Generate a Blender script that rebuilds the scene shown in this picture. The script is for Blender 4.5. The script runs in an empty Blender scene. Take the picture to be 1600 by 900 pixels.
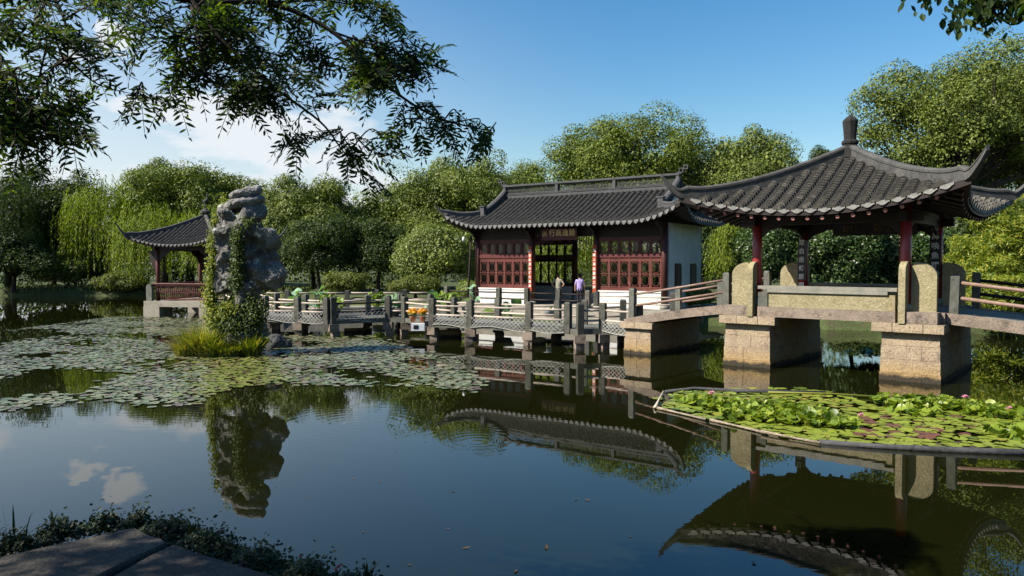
import bpy, bmesh, math, random
import numpy as np
from mathutils import Vector, Matrix, Euler

R = math.radians
S = bpy.context.scene
C = S.collection
rng = np.random.default_rng(7)
random.seed(7)

# ------------------------------------------------------------------ camera
CAM_H, TILT, FPX = 3.2, R(1.9), 1150.0
cam_d = bpy.data.cameras.new('camera'); cam = bpy.data.objects.new('camera', cam_d); C.objects.link(cam)
cam.location = (0, 0, CAM_H); cam.rotation_euler = (R(90) - TILT, 0, 0)
cam_d.sensor_width = 36; cam_d.lens = FPX / 1600 * 36
cam_d.clip_start = 0.05; cam_d.clip_end = 6000
S.camera = cam

# ------------------------------------------------------------------ light
SUN_EL = R(42)
SUN_DIR = Vector((-math.cos(SUN_EL) * .95, -math.cos(SUN_EL) * .31, math.sin(SUN_EL))).normalized()   # towards the sun
SUN_AZ = math.atan2(SUN_DIR.x, SUN_DIR.y)
sun_d = bpy.data.lights.new('sun', 'SUN'); sun = bpy.data.objects.new('sun', sun_d); C.objects.link(sun)
sun_d.energy = 5.0; sun_d.angle = R(.5); sun_d.color = (1, .93, .82)
sun.rotation_euler = (-SUN_DIR).to_track_quat('-Z', 'Y').to_euler(); sun.location = (-40, 0, 40)
W = bpy.data.worlds.new('World'); S.world = W; W.use_nodes = True
wn = W.node_tree; wn.nodes.clear()
def wnode(t, **k):
    n = wn.nodes.new(t)
    for a, b in k.items(): setattr(n, a, b)
    return n
sky = wnode('ShaderNodeTexSky', sky_type='NISHITA', sun_disc=False, sun_elevation=SUN_EL, sun_rotation=SUN_AZ)
sky.air_density = 1.25; sky.dust_density = .7; sky.ozone_density = 2.2; sky.altitude = 0
bg = wnode('ShaderNodeBackground'); bg.inputs[1].default_value = .069
out = wnode('ShaderNodeOutputWorld')
hsv = wnode('ShaderNodeHueSaturation'); hsv.inputs['Saturation'].default_value = 1.42
wn.links.new(sky.outputs[0], hsv.inputs['Color'])
# clouds: real directions of the sky, low in the left half
tc = wnode('ShaderNodeTexCoord')
sep = wnode('ShaderNodeSeparateXYZ'); wn.links.new(tc.outputs['Generated'], sep.inputs[0])
mp = wnode('ShaderNodeMapping'); mp.inputs['Scale'].default_value = (1, 1, 2.6); wn.links.new(tc.outputs['Generated'], mp.inputs[0])
nz = wnode('ShaderNodeTexNoise'); nz.inputs['Scale'].default_value = 4.2; nz.inputs['Detail'].default_value = 9; nz.inputs['Roughness'].default_value = .56
wn.links.new(mp.outputs[0], nz.inputs['Vector'])
def wmath(op, a, b=None, clamp=False):
    n = wnode('ShaderNodeMath', operation=op, use_clamp=clamp)
    for i, v in enumerate((a, b)):
        if v is None: continue
        if isinstance(v, (int, float)): n.inputs[i].default_value = v
        else: wn.links.new(v, n.inputs[i])
    return n.outputs[0]
def wrange(v, a, b, c=0, d=1):
    n = wnode('ShaderNodeMapRange', interpolation_type='SMOOTHSTEP')
    wn.links.new(v, n.inputs[0])
    for i, x in enumerate((a, b, c, d)): n.inputs[i + 1].default_value = x
    return n.outputs[0]
wn.links.new(wrange(sep.outputs[2], .0, .14), hsv.inputs['Fac'])
az = wmath('ARCTAN2', sep.outputs[0], sep.outputs[1])            # 0 ahead, negative left
m_az = wmath('MULTIPLY', wrange(az, .06, -.26), wrange(az, -2.2, -1.6))
m_el = wmath('MULTIPLY', wrange(sep.outputs[2], .255, .18), wrange(sep.outputs[2], -.02, .05))
bias = wmath('MULTIPLY', wmath('MULTIPLY', m_az, m_el), .47)
pd = wnode('ShaderNodeVectorMath', operation='DISTANCE'); wn.links.new(tc.outputs['Generated'], pd.inputs[0]); pd.inputs[1].default_value = (-.474, .845, .245)
nz2 = wnode('ShaderNodeTexNoise'); nz2.inputs['Scale'].default_value = 19; nz2.inputs['Detail'].default_value = 6; wn.links.new(mp.outputs[0], nz2.inputs['Vector'])
puff = wmath('MULTIPLY', wrange(pd.outputs['Value'], .085, .0), wrange(nz2.outputs[0], .36, .62, .05, .62))
fine = wmath('MULTIPLY', wmath('SUBTRACT', nz2.outputs[0], .5), .34)
cl = wrange(wmath('ADD', wmath('ADD', nz.outputs[0], fine), wmath('MAXIMUM', bias, puff)), .74, .98)
veil = wmath('MULTIPLY', wmath('MULTIPLY', wrange(az, .2, -.6), wrange(sep.outputs[2], .46, .06)), .66)
clm = wmath('MAXIMUM', wmath('MULTIPLY', cl, .95), veil)
mix = wnode('ShaderNodeMix', data_type='RGBA'); wn.links.new(clm, mix.inputs[0])
wn.links.new(hsv.outputs[0], mix.inputs[6]); mix.inputs[7].default_value = (5.6, 5.9, 6.2, 1)
wn.links.new(mix.outputs[2], bg.inputs[0]); wn.links.new(bg.outputs[0], out.inputs[0])

S.view_settings.view_transform = 'Standard'; S.view_settings.look = 'None'
S.view_settings.exposure = 1.15; S.view_settings.gamma = 1
S.view_settings.use_curve_mapping = False
S.render.engine = 'CYCLES'
S.cycles.max_bounces = 6; S.cycles.diffuse_bounces = 2; S.cycles.glossy_bounces = 3
S.cycles.transmission_bounces = 4; S.cycles.transparent_max_bounces = 6
S.cycles.caustics_reflective = False; S.cycles.caustics_refractive = False
S.cycles.use_denoising = True

# ------------------------------------------------------------------ helpers
def at(px, py, z=0.0):
    """the point at height z seen at a place of the 1600 x 900 photograph"""
    dx = (px - 800) / FPX; dy = (450 - py) / FPX
    d = Vector((dx, math.cos(TILT) + dy * math.sin(TILT), -math.sin(TILT) + dy * math.cos(TILT)))
    t = (z - CAM_H) / d.z
    return Vector((0, 0, CAM_H)) + d * t
def far(px, py, Y):
    """the point at distance Y seen at a place of the photograph"""
    dx = (px - 800) / FPX; dy = (450 - py) / FPX
    d = Vector((dx, math.cos(TILT) + dy * math.sin(TILT), -math.sin(TILT) + dy * math.cos(TILT)))
    return Vector((0, 0, CAM_H)) + d * (Y / d.y)
def proj(P):
    P = np.asarray(P, float); x, y, z = P[..., 0], P[..., 1], P[..., 2] - CAM_H
    f = y * math.cos(TILT) - z * math.sin(TILT); u = y * math.sin(TILT) + z * math.cos(TILT)
    return 800 + FPX * x / f, 450 - FPX * u / f
def inpoly(x, y, poly):
    x = np.asarray(x); y = np.asarray(y); r = np.zeros(x.shape, bool); n = len(poly)
    for i in range(n):
        x0, y0 = poly[i]; x1, y1 = poly[(i + 1) % n]
        if y0 == y1: continue
        c = ((y0 > y) != (y1 > y)) & (x < (x1 - x0) * (y - y0) / (y1 - y0) + x0)
        r ^= c
    return r

class MB:
    def __init__(s): s.V = []; s.F = []; s.M = []; s.n = 0; s.mi = 0
    def add(s, V, *F):
        V = np.asarray(V, float).reshape(-1, 3)
        for f in F:
            f = np.asarray(f, int)
            if f.ndim == 1: f = f[None]
            s.F.append(f + s.n); s.M.append(np.full(len(f), s.mi))
        s.V.append(V); s.n += len(V)
    def box(s, c, size, rz=0, M=None, top=1.0):
        x, y, z = [v / 2 for v in size]
        V = np.array([(-x, -y, -z), (x, -y, -z), (x, y, -z), (-x, y, -z), (-x * top, -y * top, z), (x * top, -y * top, z), (x * top, y * top, z), (-x * top, y * top, z)])
        if M is not None: V = V @ np.array(M.to_3x3()).T
        if rz:
            ca, sa = math.cos(rz), math.sin(rz); V = np.stack([V[:, 0] * ca - V[:, 1] * sa, V[:, 0] * sa + V[:, 1] * ca, V[:, 2]], 1)
        s.add(V + np.array(c), [(0, 3, 2, 1), (4, 5, 6, 7), (0, 1, 5, 4), (1, 2, 6, 5), (2, 3, 7, 6), (3, 0, 4, 7)])
    def bx(s, x0, x1, y0, y1, z0, z1): s.box(((x0 + x1) / 2, (y0 + y1) / 2, (z0 + z1) / 2), (abs(x1 - x0), abs(y1 - y0), abs(z1 - z0)))
    def tube(s, pts, rad, n=8, cap=True):
        pts = [Vector(p) for p in pts]; k = len(pts)
        if not hasattr(rad, '__len__'): rad = [rad] * k
        ang = np.linspace(0, 2 * math.pi, n, endpoint=False); V = []
        prev = None
        for i, p in enumerate(pts):
            t = (pts[min(i + 1, k - 1)] - pts[max(i - 1, 0)])
            if t.length < 1e-9: t = Vector((0, 0, 1))
            t.normalize()
            if prev is None: a = t.orthogonal().normalized()
            else:
                a = prev - t * prev.dot(t)
                a = a.normalized() if a.length > 1e-6 else t.orthogonal().normalized()
            prev = a; b = t.cross(a)
            V.append(np.array(p) + rad[i] * (np.cos(ang)[:, None] * np.array(a) + np.sin(ang)[:, None] * np.array(b)))
        q = []
        for i in range(k - 1):
            for j in range(n):
                j2 = (j + 1) % n; q.append((i * n + j, i * n + j2, (i + 1) * n + j2, (i + 1) * n + j))
        F = [np.array(q)]
        if cap: F += [np.arange(n)[::-1], np.arange(n) + (k - 1) * n]
        s.add(np.concatenate(V), *F)
    def lathe(s, prof, c=(0, 0, 0), n=16):
        ang = np.linspace(0, 2 * math.pi, n, endpoint=False)
        V = np.concatenate([np.stack([r * np.cos(ang), r * np.sin(ang), np.full(n, z)], 1) for r, z in prof]) + np.array(c)
        q = [(i * n + j, i * n + (j + 1) % n, (i + 1) * n + (j + 1) % n, (i + 1) * n + j) for i in range(len(prof) - 1) for j in range(n)]
        s.add(V, np.array(q), np.arange(n)[::-1], np.arange(n) + (len(prof) - 1) * n)
    def prism(s, poly, z0, z1):
        """a vertical prism over a plan polygon (counter-clockwise)"""
        n = len(poly); V = [(x, y, z0) for x, y in poly] + [(x, y, z1) for x, y in poly]
        s.add(V, np.arange(n)[::-1], np.arange(n) + n, [(i, (i + 1) % n, (i + 1) % n + n, i + n) for i in range(n)])
    def slab(s, poly, axis, a, b):
        """a polygon in the plane across an axis ('x': poly is (y, z); 'y': poly is (x, z)), from a to b"""
        n = len(poly)
        f = (lambda p, t: (t, p[0], p[1])) if axis == 'x' else (lambda p, t: (p[0], t, p[1]))
        V = [f(p, a) for p in poly] + [f(p, b) for p in poly]
        s.add(V, np.arange(n)[::-1], np.arange(n) + n, [(i, (i + 1) % n, (i + 1) % n + n, i + n) for i in range(n)])
    def grid(s, G):
        G = np.asarray(G); a, b = G.shape[:2]
        i, j = np.meshgrid(np.arange(a - 1), np.arange(b - 1), indexing='ij')
        k = (i * b + j).ravel(); s.add(G.reshape(-1, 3), np.stack([k, k + b, k + b + 1, k + 1], 1))
    def sweep(s, pts, w, h, base=0.0):
        """a rectangular section carried along a curve, upright; w, h lists or numbers"""
        pts = [Vector(p) for p in pts]; k = len(pts)
        w = w if hasattr(w, '__len__') else [w] * k; h = h if hasattr(h, '__len__') else [h] * k
        V = []
        for i, p in enumerate(pts):
            t = pts[min(i + 1, k - 1)] - pts[max(i - 1, 0)]; t.z = 0; t.normalize(); l = Vector((-t.y, t.x, 0))
            for a, z in ((-.5, base), (.5, base), (.5, h[i] * .62), (.62, h[i] * .66), (.62, h[i] * .84), (.3, h[i]), (-.3, h[i]), (-.62, h[i] * .84), (-.62, h[i] * .66), (-.5, h[i] * .62)):
                V.append(p + l * a * w[i] + Vector((0, 0, z)))
        n = 10; q = [(i * n + j, i * n + (j + 1) % n, (i + 1) * n + (j + 1) % n, (i + 1) * n + j) for i in range(k - 1) for j in range(n)]
        s.add([tuple(v) for v in V], np.array(q), np.arange(n)[::-1], np.arange(n) + (k - 1) * n)
    def mesh(s, name, mats, smooth=False):
        me = bpy.data.meshes.new(name); V = np.concatenate(s.V)
        me.vertices.add(len(V)); me.vertices.foreach_set('co', V.ravel())
        tot = np.concatenate([np.full(len(f), f.shape[1]) for f in s.F]); li = np.concatenate([f.ravel() for f in s.F])
        me.loops.add(len(li)); me.loops.foreach_set('vertex_index', li.astype(np.int32))
        me.polygons.add(len(tot)); me.polygons.foreach_set('loop_start', np.concatenate([[0], np.cumsum(tot)[:-1]]).astype(np.int32))
        me.polygons.foreach_set('loop_total', tot.astype(np.int32))
        me.polygons.foreach_set('material_index', np.concatenate(s.M).astype(np.int32))
        me.polygons.foreach_set('use_smooth', np.full(len(tot), bool(smooth)))
        for m in (mats if isinstance(mats, (list, tuple)) else [mats]): me.materials.append(m)
        me.update(calc_edges=True); me.validate()
        return me
    def build(s, name, mats, parent=None, smooth=False):
        return link(name, s.mesh(name, mats, smooth), parent)

def link(name, me, parent=None, loc=None, rz=None):
    o = bpy.data.objects.new(name, me); C.objects.link(o)
    if parent is not None: o.parent = parent
    if loc is not None: o.location = loc
    if rz is not None: o.rotation_euler = (0, 0, rz)
    return o
def tag(o, label, cat, group=None, kind=None):
    o['label'] = label; o['category'] = cat
    if group: o['group'] = group
    if kind: o['kind'] = kind
    return o
def thing(name, label, cat, loc=(0, 0, 0), rz=0, group=None):
    o = bpy.data.objects.new(name, None); C.objects.link(o); o.empty_display_size = .3
    o.location = loc; o.rotation_euler = (0, 0, rz)
    return tag(o, label, cat, group)
def struct(o): o['kind'] = 'structure'; return o
def dup(o, loc, rz=0.0, label=None):
    r = o.copy(); C.objects.link(r); r.location = loc; r.rotation_euler = (0, 0, rz)
    if label: r['label'] = label
    for ch in list(o.children):
        c = ch.copy(); C.objects.link(c); c.parent = r
        for g in ch.children:
            d = g.copy(); C.objects.link(d); d.parent = c
    return r

def catmull(P, n=8):
    P = [Vector(p) for p in P]; P = [P[0] * 2 - P[1]] + P + [P[-1] * 2 - P[-2]]; o = []
    for i in range(1, len(P) - 2):
        for k in range(n):
            t = k / n; a, b, c, d = P[i - 1:i + 3]
            o.append(.5 * ((2 * b) + (c - a) * t + (2 * a - 5 * b + 4 * c - d) * t * t + (3 * b - a - 3 * c + d) * t ** 3))
    o.append(P[-2]); return o

# ------------------------------------------------------------------ materials
def newmat(name, rough=.8, spec=.3):
    m = bpy.data.materials.new(name); m.use_nodes = True; nt = m.node_tree; b = nt.nodes['Principled BSDF']
    b.inputs['Roughness'].default_value = rough; b.inputs['Specular IOR Level'].default_value = spec
    return m, nt, b
def nd(nt, t, **k):
    n = nt.nodes.new(t)
    for a, v in k.items():
        if a in n.inputs: n.inputs[a].default_value = v
        else: setattr(n, a, v)
    return n
def ramp(nt, fac, stops):
    r = nt.nodes.new('ShaderNodeValToRGB'); e = r.color_ramp.elements
    while len(e) < len(stops): e.new(.5)
    for x, (p, c) in zip(e, stops): x.position = p; x.color = (*c, 1)
    nt.links.new(fac, r.inputs[0]); return r.outputs[0]
def cmix(nt, a, b, fac, mode='MIX'):
    n = nt.nodes.new('ShaderNodeMix'); n.data_type = 'RGBA'; n.blend_type = mode
    for s_, v in ((0, fac), (6, a), (7, b)):
        if isinstance(v, (int, float)): n.inputs[s_].default_value = v
        elif isinstance(v, tuple): n.inputs[s_].default_value = (*v, 1)
        else: nt.links.new(v, n.inputs[s_])
    return n.outputs[2]
def surf(name, c1, c2, scale=3, rough=.85, bump=.3, bscale=40, c3=None, c3at=.62, spec=.25, fine=.25, stretch=None, grime=None, ov=0.0):
    """mottled solid: two tones by a broad noise, blotches of a third, fine grain and bump"""
    m, nt, b = newmat(name, rough, spec)
    g = nd(nt, 'ShaderNodeNewGeometry'); v = g.outputs['Position']
    if stretch:
        mp = nd(nt, 'ShaderNodeMapping'); mp.inputs['Scale'].default_value = stretch; nt.links.new(v, mp.inputs[0]); v = mp.outputs[0]
    n1 = nd(nt, 'ShaderNodeTexNoise', Scale=scale, Detail=6.0, Roughness=.65); nt.links.new(v, n1.inputs['Vector'])
    n2 = nd(nt, 'ShaderNodeTexNoise', Scale=bscale, Detail=4.0, Roughness=.7); nt.links.new(v, n2.inputs['Vector'])
    col = ramp(nt, n1.outputs[0], [(.32, c1), (.68, c2)])
    if c3 is not None:
        n3 = nd(nt, 'ShaderNodeTexNoise', Scale=scale * 1.7, Detail=8.0, Roughness=.7); nt.links.new(v, n3.inputs['Vector'])
        f = ramp(nt, n3.outputs[0], [(c3at - .05, (0, 0, 0)), (c3at + .06, (1, 1, 1))])
        col = cmix(nt, col, c3, f)
    if grime:      # a stain band by height: (z0, z1, colour)
        z0, z1, gc = grime
        sx = nd(nt, 'ShaderNodeSeparateXYZ'); nt.links.new(g.outputs['Position'], sx.inputs[0])
        ad = nd(nt, 'ShaderNodeMath', operation='MULTIPLY_ADD'); nt.links.new(n1.outputs[0], ad.inputs[0]); ad.inputs[1].default_value = -.35; nt.links.new(sx.outputs[2], ad.inputs[2])
        mr = nd(nt, 'ShaderNodeMapRange'); nt.links.new(ad.outputs[0], mr.inputs[0])
        mr.inputs[1].default_value = z1 - .17; mr.inputs[2].default_value = z0 - .17
        col = cmix(nt, col, gc, mr.outputs[0])
        mw = nd(nt, 'ShaderNodeMapRange'); nt.links.new(ad.outputs[0], mw.inputs[0]); mw.inputs[1].default_value = .02; mw.inputs[2].default_value = -.07
        col = cmix(nt, col, (.045, .038, .025), mw.outputs[0])
    if ov:
        oi = nd(nt, 'ShaderNodeObjectInfo'); col = cmix(nt, col, ramp(nt, oi.outputs['Random'], [(0, (1 - ov, 1 - ov, 1 - ov)), (1, (1 + ov, 1 + ov * .9, 1 + ov * .8))]), 1.0, 'MULTIPLY')
    f2 = ramp(nt, n2.outputs[0], [(.3, (1 - fine * 1.6,) * 3), (.7, (1 + fine * .6,) * 3)])
    col = cmix(nt, col, f2, 1.0, 'MULTIPLY')
    nt.links.new(col, b.inputs['Base Color'])
    if bump:
        bp = nd(nt, 'ShaderNodeBump', Strength=bump, Distance=.03); nt.links.new(n2.outputs[0], bp.inputs['Height']); nt.links.new(bp.outputs[0], b.inputs['Normal'])
    return m
def leafmat(name, cols, trans=.3, rough=.45, spec=.35, tcol=None, patch=.35, pscale=.5):
    m, nt, b = newmat(name, rough, spec)
    g = nd(nt, 'ShaderNodeNewGeometry')
    n1 = nd(nt, 'ShaderNodeTexNoise', Scale=pscale, Detail=3.0); nt.links.new(g.outputs['Position'], n1.inputs['Vector'])
    a = nd(nt, 'ShaderNodeMath', operation='MULTIPLY_ADD'); nt.links.new(n1.outputs[0], a.inputs[0]); a.inputs[1].default_value = patch * 2; a.inputs[2].default_value = -patch
    ad = nd(nt, 'ShaderNodeMath', operation='ADD'); nt.links.new(g.outputs['Random Per Island'], ad.inputs[0]); nt.links.new(a.outputs[0], ad.inputs[1])
    col = ramp(nt, ad.outputs[0], [(i / (len(cols) - 1), c) for i, c in enumerate(cols)])
    nt.links.new(col, b.inputs['Base Color'])
    if trans:
        t = nd(nt, 'ShaderNodeBsdfTranslucent')
        tc_ = cmix(nt, col, tcol or (.9, 1.0, .25), 1.0, 'MULTIPLY'); tc2 = cmix(nt, tc_, (2.2, 2.2, 2.2), 1.0, 'MULTIPLY')
        nt.links.new(tc2, t.inputs[0])
        mx = nd(nt, 'ShaderNodeMixShader'); mx.inputs[0].default_value = trans
        nt.links.new(b.outputs[0], mx.inputs[1]); nt.links.new(t.outputs[0], mx.inputs[2])
        nt.links.new(mx.outputs[0], nt.nodes['Material Output'].inputs[0])
    return m

M = {}
M['pier'] = surf('pier_stone', (.28, .215, .145), (.40, .315, .215), 2.2, .9, 1.0, 22, c3=(.19, .145, .105), c3at=.6, fine=.3, grime=(.0, .62, (.36, .23, .085)))
M['deck'] = surf('deck_stone', (.18, .142, .112), (.29, .23, .18), 1.6, .9, .8, 26, c3=(.11, .09, .075), c3at=.58, fine=.3)
M['stela'] = surf('rough_yellow_stone', (.235, .20, .112), (.32, .275, .165), 3, .9, 1.0, 18, c3=(.17, .145, .09), c3at=.63, fine=.25)
M['ledge'] = surf('grey_ledge_stone', (.17, .165, .14), (.24, .23, .19), 3, .85, .4, 40, fine=.2)
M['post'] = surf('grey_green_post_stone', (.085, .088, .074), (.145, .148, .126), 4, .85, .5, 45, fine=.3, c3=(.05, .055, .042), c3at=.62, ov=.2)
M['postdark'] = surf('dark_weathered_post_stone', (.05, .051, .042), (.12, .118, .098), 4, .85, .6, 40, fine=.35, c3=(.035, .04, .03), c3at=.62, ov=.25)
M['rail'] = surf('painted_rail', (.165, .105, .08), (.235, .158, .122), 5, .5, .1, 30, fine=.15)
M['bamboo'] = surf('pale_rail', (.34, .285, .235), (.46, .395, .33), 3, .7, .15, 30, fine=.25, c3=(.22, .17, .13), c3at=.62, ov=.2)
M['tile'] = surf('grey_roof_tile', (.048, .045, .039), (.105, .097, .082), 1.6, .9, .5, 30, c3=(.17, .157, .128), c3at=.58, fine=.4)
M['tiledark'] = surf('dark_roof_tile', (.036, .035, .033), (.075, .072, .068), 3.0, .8, .4, 25, c3=(.13, .128, .12), c3at=.63, fine=.4)
M['valley'] = surf('valley_tile', (.014, .014, .013), (.028, .027, .025), 3, .9, .3, 20)
M['drip'] = surf('pale_drip_tile', (.13, .127, .117), (.205, .2, .182), 5, .85, .2, 30, fine=.3)
M['dripdark'] = surf('grey_drip_tile', (.10, .10, .098), (.17, .17, .165), 5, .85, .2, 30, fine=.3)
M['ridge'] = surf('ridge_plaster', (.05, .05, .047), (.095, .093, .087), 2.5, .9, .3, 22, c3=(.035, .035, .034), c3at=.6, fine=.3)
M['ridgedark'] = surf('dark_ridge_plaster', (.05, .051, .053), (.085, .086, .088), 2.5, .8, .3, 22, fine=.3)
M['red'] = surf('red_lacquer', (.22, .018, .022), (.30, .03, .03), 4, .38, .05, 20, spec=.5, fine=.12)
M['maroon'] = surf('maroon_lacquer', (.075, .02, .018), (.11, .03, .026), 3, .5, .05, 20, fine=.15)
M['panel'] = surf('faded_red_panel', (.088, .024, .019), (.132, .039, .03), 1.5, .65, .06, 25, fine=.18, c3=(.21, .085, .07), c3at=.66, ov=.16)
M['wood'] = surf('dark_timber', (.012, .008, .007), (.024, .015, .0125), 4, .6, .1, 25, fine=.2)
M['rafter'] = surf('pink_rafter', (.30, .12, .105), (.40, .19, .165), 6, .7, .1, 30)
M['umber'] = surf('umber_lacquer', (.05, .017, .015), (.075, .025, .022), 3, .5, .05, 20, fine=.15)
M['white'] = surf('lime_plaster', (.50, .50, .47), (.64, .64, .605), 1.2, .9, .08, 30, c3=(.50, .50, .465), c3at=.66, fine=.08)
M['base'] = surf('platform_stone', (.24, .22, .175), (.33, .30, .25), 2, .9, .5, 30, c3=(.17, .15, .12), c3at=.62, fine=.25)
M['black'] = surf('black_board', (.012, .011, .012), (.022, .02, .02), 3, .4, 0, 20)
M['orange'] = surf('vermilion_board', (.27, .042, .014), (.36, .065, .02), 3, .5, 0, 20)
M['dimgold'] = surf('dull_gold_lettering', (.16, .12, .05), (.26, .19, .08), 8, .5, 0, 20)
M['oldpole'] = surf('bleached_bamboo', (.16, .125, .08), (.36, .30, .22), 5, .7, .3, 25, fine=.3, c3=(.08, .065, .045), c3at=.62)
M['ink'] = surf('white_lettering', (.75, .74, .70), (.82, .81, .77), 3, .6, 0, 20)
M['gold'] = surf('gold_lettering', (.75, .48, .14), (.88, .62, .24), 8, .35, 0, 20, spec=.6)
M['net'] = surf('rope', (.34, .33, .30), (.46, .45, .42), 6, .9, 0, 20)
M['rock'] = surf('limestone', (.055, .052, .046), (.19, .182, .165), 1.3, .9, .6, 16, c3=(.42, .41, .38), c3at=.59, fine=.4)
M['rockdark'] = surf('dark_boulder', (.035, .036, .038), (.08, .08, .082), 2, .8, .7, 10)
M['cap'] = surf('cap_slab_stone', (.13, .125, .12), (.24, .23, .215), 1.6, .9, .9, 10, c3=(.34, .33, .31), c3at=.6, fine=.35, stretch=(1, 1, 3))
M['bark'] = surf('bark', (.035, .028, .02), (.075, .06, .045), 5, .95, .8, 18, stretch=(1, 1, .35))
M['barknear'] = surf('dark_bark', (.02, .016, .012), (.05, .04, .03), 9, .95, .8, 40)
M['ground'] = surf('bank_earth', (.035, .045, .016), (.075, .10, .03), .7, .95, .6, 12, c3=(.06, .05, .03), c3at=.6, fine=.4)
M['earth'] = surf('wet_bank_earth', (.03, .026, .018), (.055, .048, .034), 1.5, .95, .8, 9)
M['paving'] = surf('worn_paving_stone', (.06, .053, .044), (.105, .094, .078), 2.2, .9, .6, 45, c3=(.055, .049, .041), c3at=.57, fine=.35)
M['skin'] = surf('skin', (.45, .27, .19), (.5, .31, .22), 3, .6, 0, 20)
M['hair'] = surf('black_hair', (.012, .01, .01), (.02, .017, .016), 20, .5, 0, 20)
M['purple'] = surf('lilac_shirt', (.33, .27, .58), (.38, .31, .63), 6, .8, .1, 20)
M['beige'] = surf('khaki_shirt', (.30, .275, .215), (.35, .32, .25), 6, .8, .1, 20)
M['trouser'] = surf('dark_trousers', (.015, .016, .022), (.025, .026, .034), 6, .8, .1, 20)
M['boxwhite'] = surf('white_plastic', (.62, .63, .64), (.70, .71, .72), 3, .5, 0, 20)
M['screen'] = surf('dark_screen', (.012, .013, .015), (.02, .022, .025), 3, .15, 0, 20, spec=.6)
M['terracotta'] = surf('terracotta', (.32, .11, .045), (.42, .16, .07), 6, .8, .2, 30)
M['ceramic'] = surf('white_ceramic', (.60, .62, .63), (.72, .73, .74), 4, .3, 0, 20, spec=.5)
M['greypot'] = surf('grey_tub', (.10, .10, .095), (.16, .16, .15), 4, .8, .2, 30)
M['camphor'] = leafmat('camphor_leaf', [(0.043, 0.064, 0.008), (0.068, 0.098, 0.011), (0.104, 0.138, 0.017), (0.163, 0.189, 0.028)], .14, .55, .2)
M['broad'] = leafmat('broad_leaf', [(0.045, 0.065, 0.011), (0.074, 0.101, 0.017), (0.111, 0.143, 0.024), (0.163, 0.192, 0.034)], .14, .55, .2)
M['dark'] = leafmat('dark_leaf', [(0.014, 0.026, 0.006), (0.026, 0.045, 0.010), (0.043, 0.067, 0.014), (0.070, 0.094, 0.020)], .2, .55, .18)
M['olive'] = leafmat('olive_leaf', [(0.044, 0.060, 0.011), (0.072, 0.092, 0.016), (0.105, 0.127, 0.022), (0.154, 0.159, 0.030)], .22, .55, .2)
M['pale'] = leafmat('pale_leaf', [(0.066, 0.086, 0.018), (0.099, 0.129, 0.027), (0.143, 0.178, 0.038), (0.193, 0.224, 0.050)], .22, .5, .25)
M['willow'] = leafmat('willow_leaf', [(0.060, 0.090, 0.008), (0.102, 0.142, 0.012), (0.144, 0.186, 0.018), (0.198, 0.234, 0.026)], .3, .55, .15)
M['bambooleaf'] = leafmat('bamboo_leaf', [(.07, .11, .016), (.12, .165, .02), (.18, .21, .025), (.27, .24, .03)], .3, .5, .3)
M['hedge'] = leafmat('camellia_leaf', [(.016, .034, .009), (.027, .054, .013), (.044, .078, .019), (.07, .108, .026)], .12, .4, .3)
M['wing'] = leafmat('compound_leaf', [(.010, .021, .005), (.02, .038, .008), (.035, .058, .011), (.07, .092, .015)], .42, .55, .15)
M['ivy'] = leafmat('ivy_leaf', [(.06, .085, .008), (.095, .13, .011), (.14, .17, .014), (.25, .23, .016)], .25, .55, .2, pscale=1.2)
M['ivydark'] = leafmat('dark_ivy_leaf', [(.02, .035, .007), (.036, .058, .010), (.055, .08, .014), (.09, .115, .018)], .2, .55, .2)
M['sedge'] = leafmat('sedge_blade', [(.07, .10, .015), (.12, .15, .02), (.20, .19, .03), (.30, .24, .06)], .25, .5, .3)
M['cover'] = leafmat('ground_cover_leaf', [(.008, .017, .006), (.015, .028, .009), (.024, .04, .012), (.045, .055, .02)], .12, .5, .25)
M['grass'] = leafmat('shore_grass', [(.05, .08, .02), (.09, .13, .03), (.14, .17, .045), (.18, .19, .06)], .2, .6, .2)
M['pad'] = leafmat('lily_pad_surface', [(.07, .09, .038), (.105, .125, .056), (.15, .17, .08), (.17, .155, .085), (.08, .05, .045)], 0, .3, .6, patch=.12, pscale=.8)
M['padolive'] = leafmat('yellow_green_pad', [(.085, .105, .022), (.12, .142, .03), (.16, .172, .04), (.11, .075, .05)], 0, .35, .5, patch=.12, pscale=.8)
M['padbright'] = leafmat('bright_pad_surface', [(.065, .10, .012), (.105, .15, .016), (.15, .195, .022), (.19, .215, .03), (.18, .16, .035)], 0, .35, .5, patch=.1, pscale=1)
M['padmaroon'] = leafmat('maroon_pad_surface', [(.07, .025, .03), (.10, .04, .035), (.13, .07, .04)], 0, .35, .4, patch=.1)
M['lilyleaf'] = leafmat('raised_lily_leaf', [(.05, .085, .008), (.095, .145, .012), (.15, .205, .018), (.22, .25, .03)], .2, .42, .35, patch=.1)
M['lotusleaf'] = leafmat('lotus_leaf', [(.10, .19, .11), (.14, .25, .15), (.19, .30, .19)], .2, .5, .3)
M['limeleaf'] = leafmat('lime_leaf', [(.08, .14, .015), (.13, .20, .02), (.19, .25, .03)], .25, .45, .3)
M['pink'] = surf('pink_petal', (.62, .22, .34), (.75, .38, .48), 8, .6, 0, 20)
M['yolk'] = surf('yellow_stamen', (.7, .45, .05), (.8, .55, .08), 8, .6, 0, 20)
M['flower'] = leafmat('orange_blossom', [(.55, .16, .01), (.65, .30, .015), (.70, .42, .02)], .15, .6, .2)
M['deadleaf'] = leafmat('fallen_leaf_brown', [(.025, .017, .01), (.04, .026, .014), (.09, .055, .025), (.30, .18, .06)], .1, .6, .3)
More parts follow.
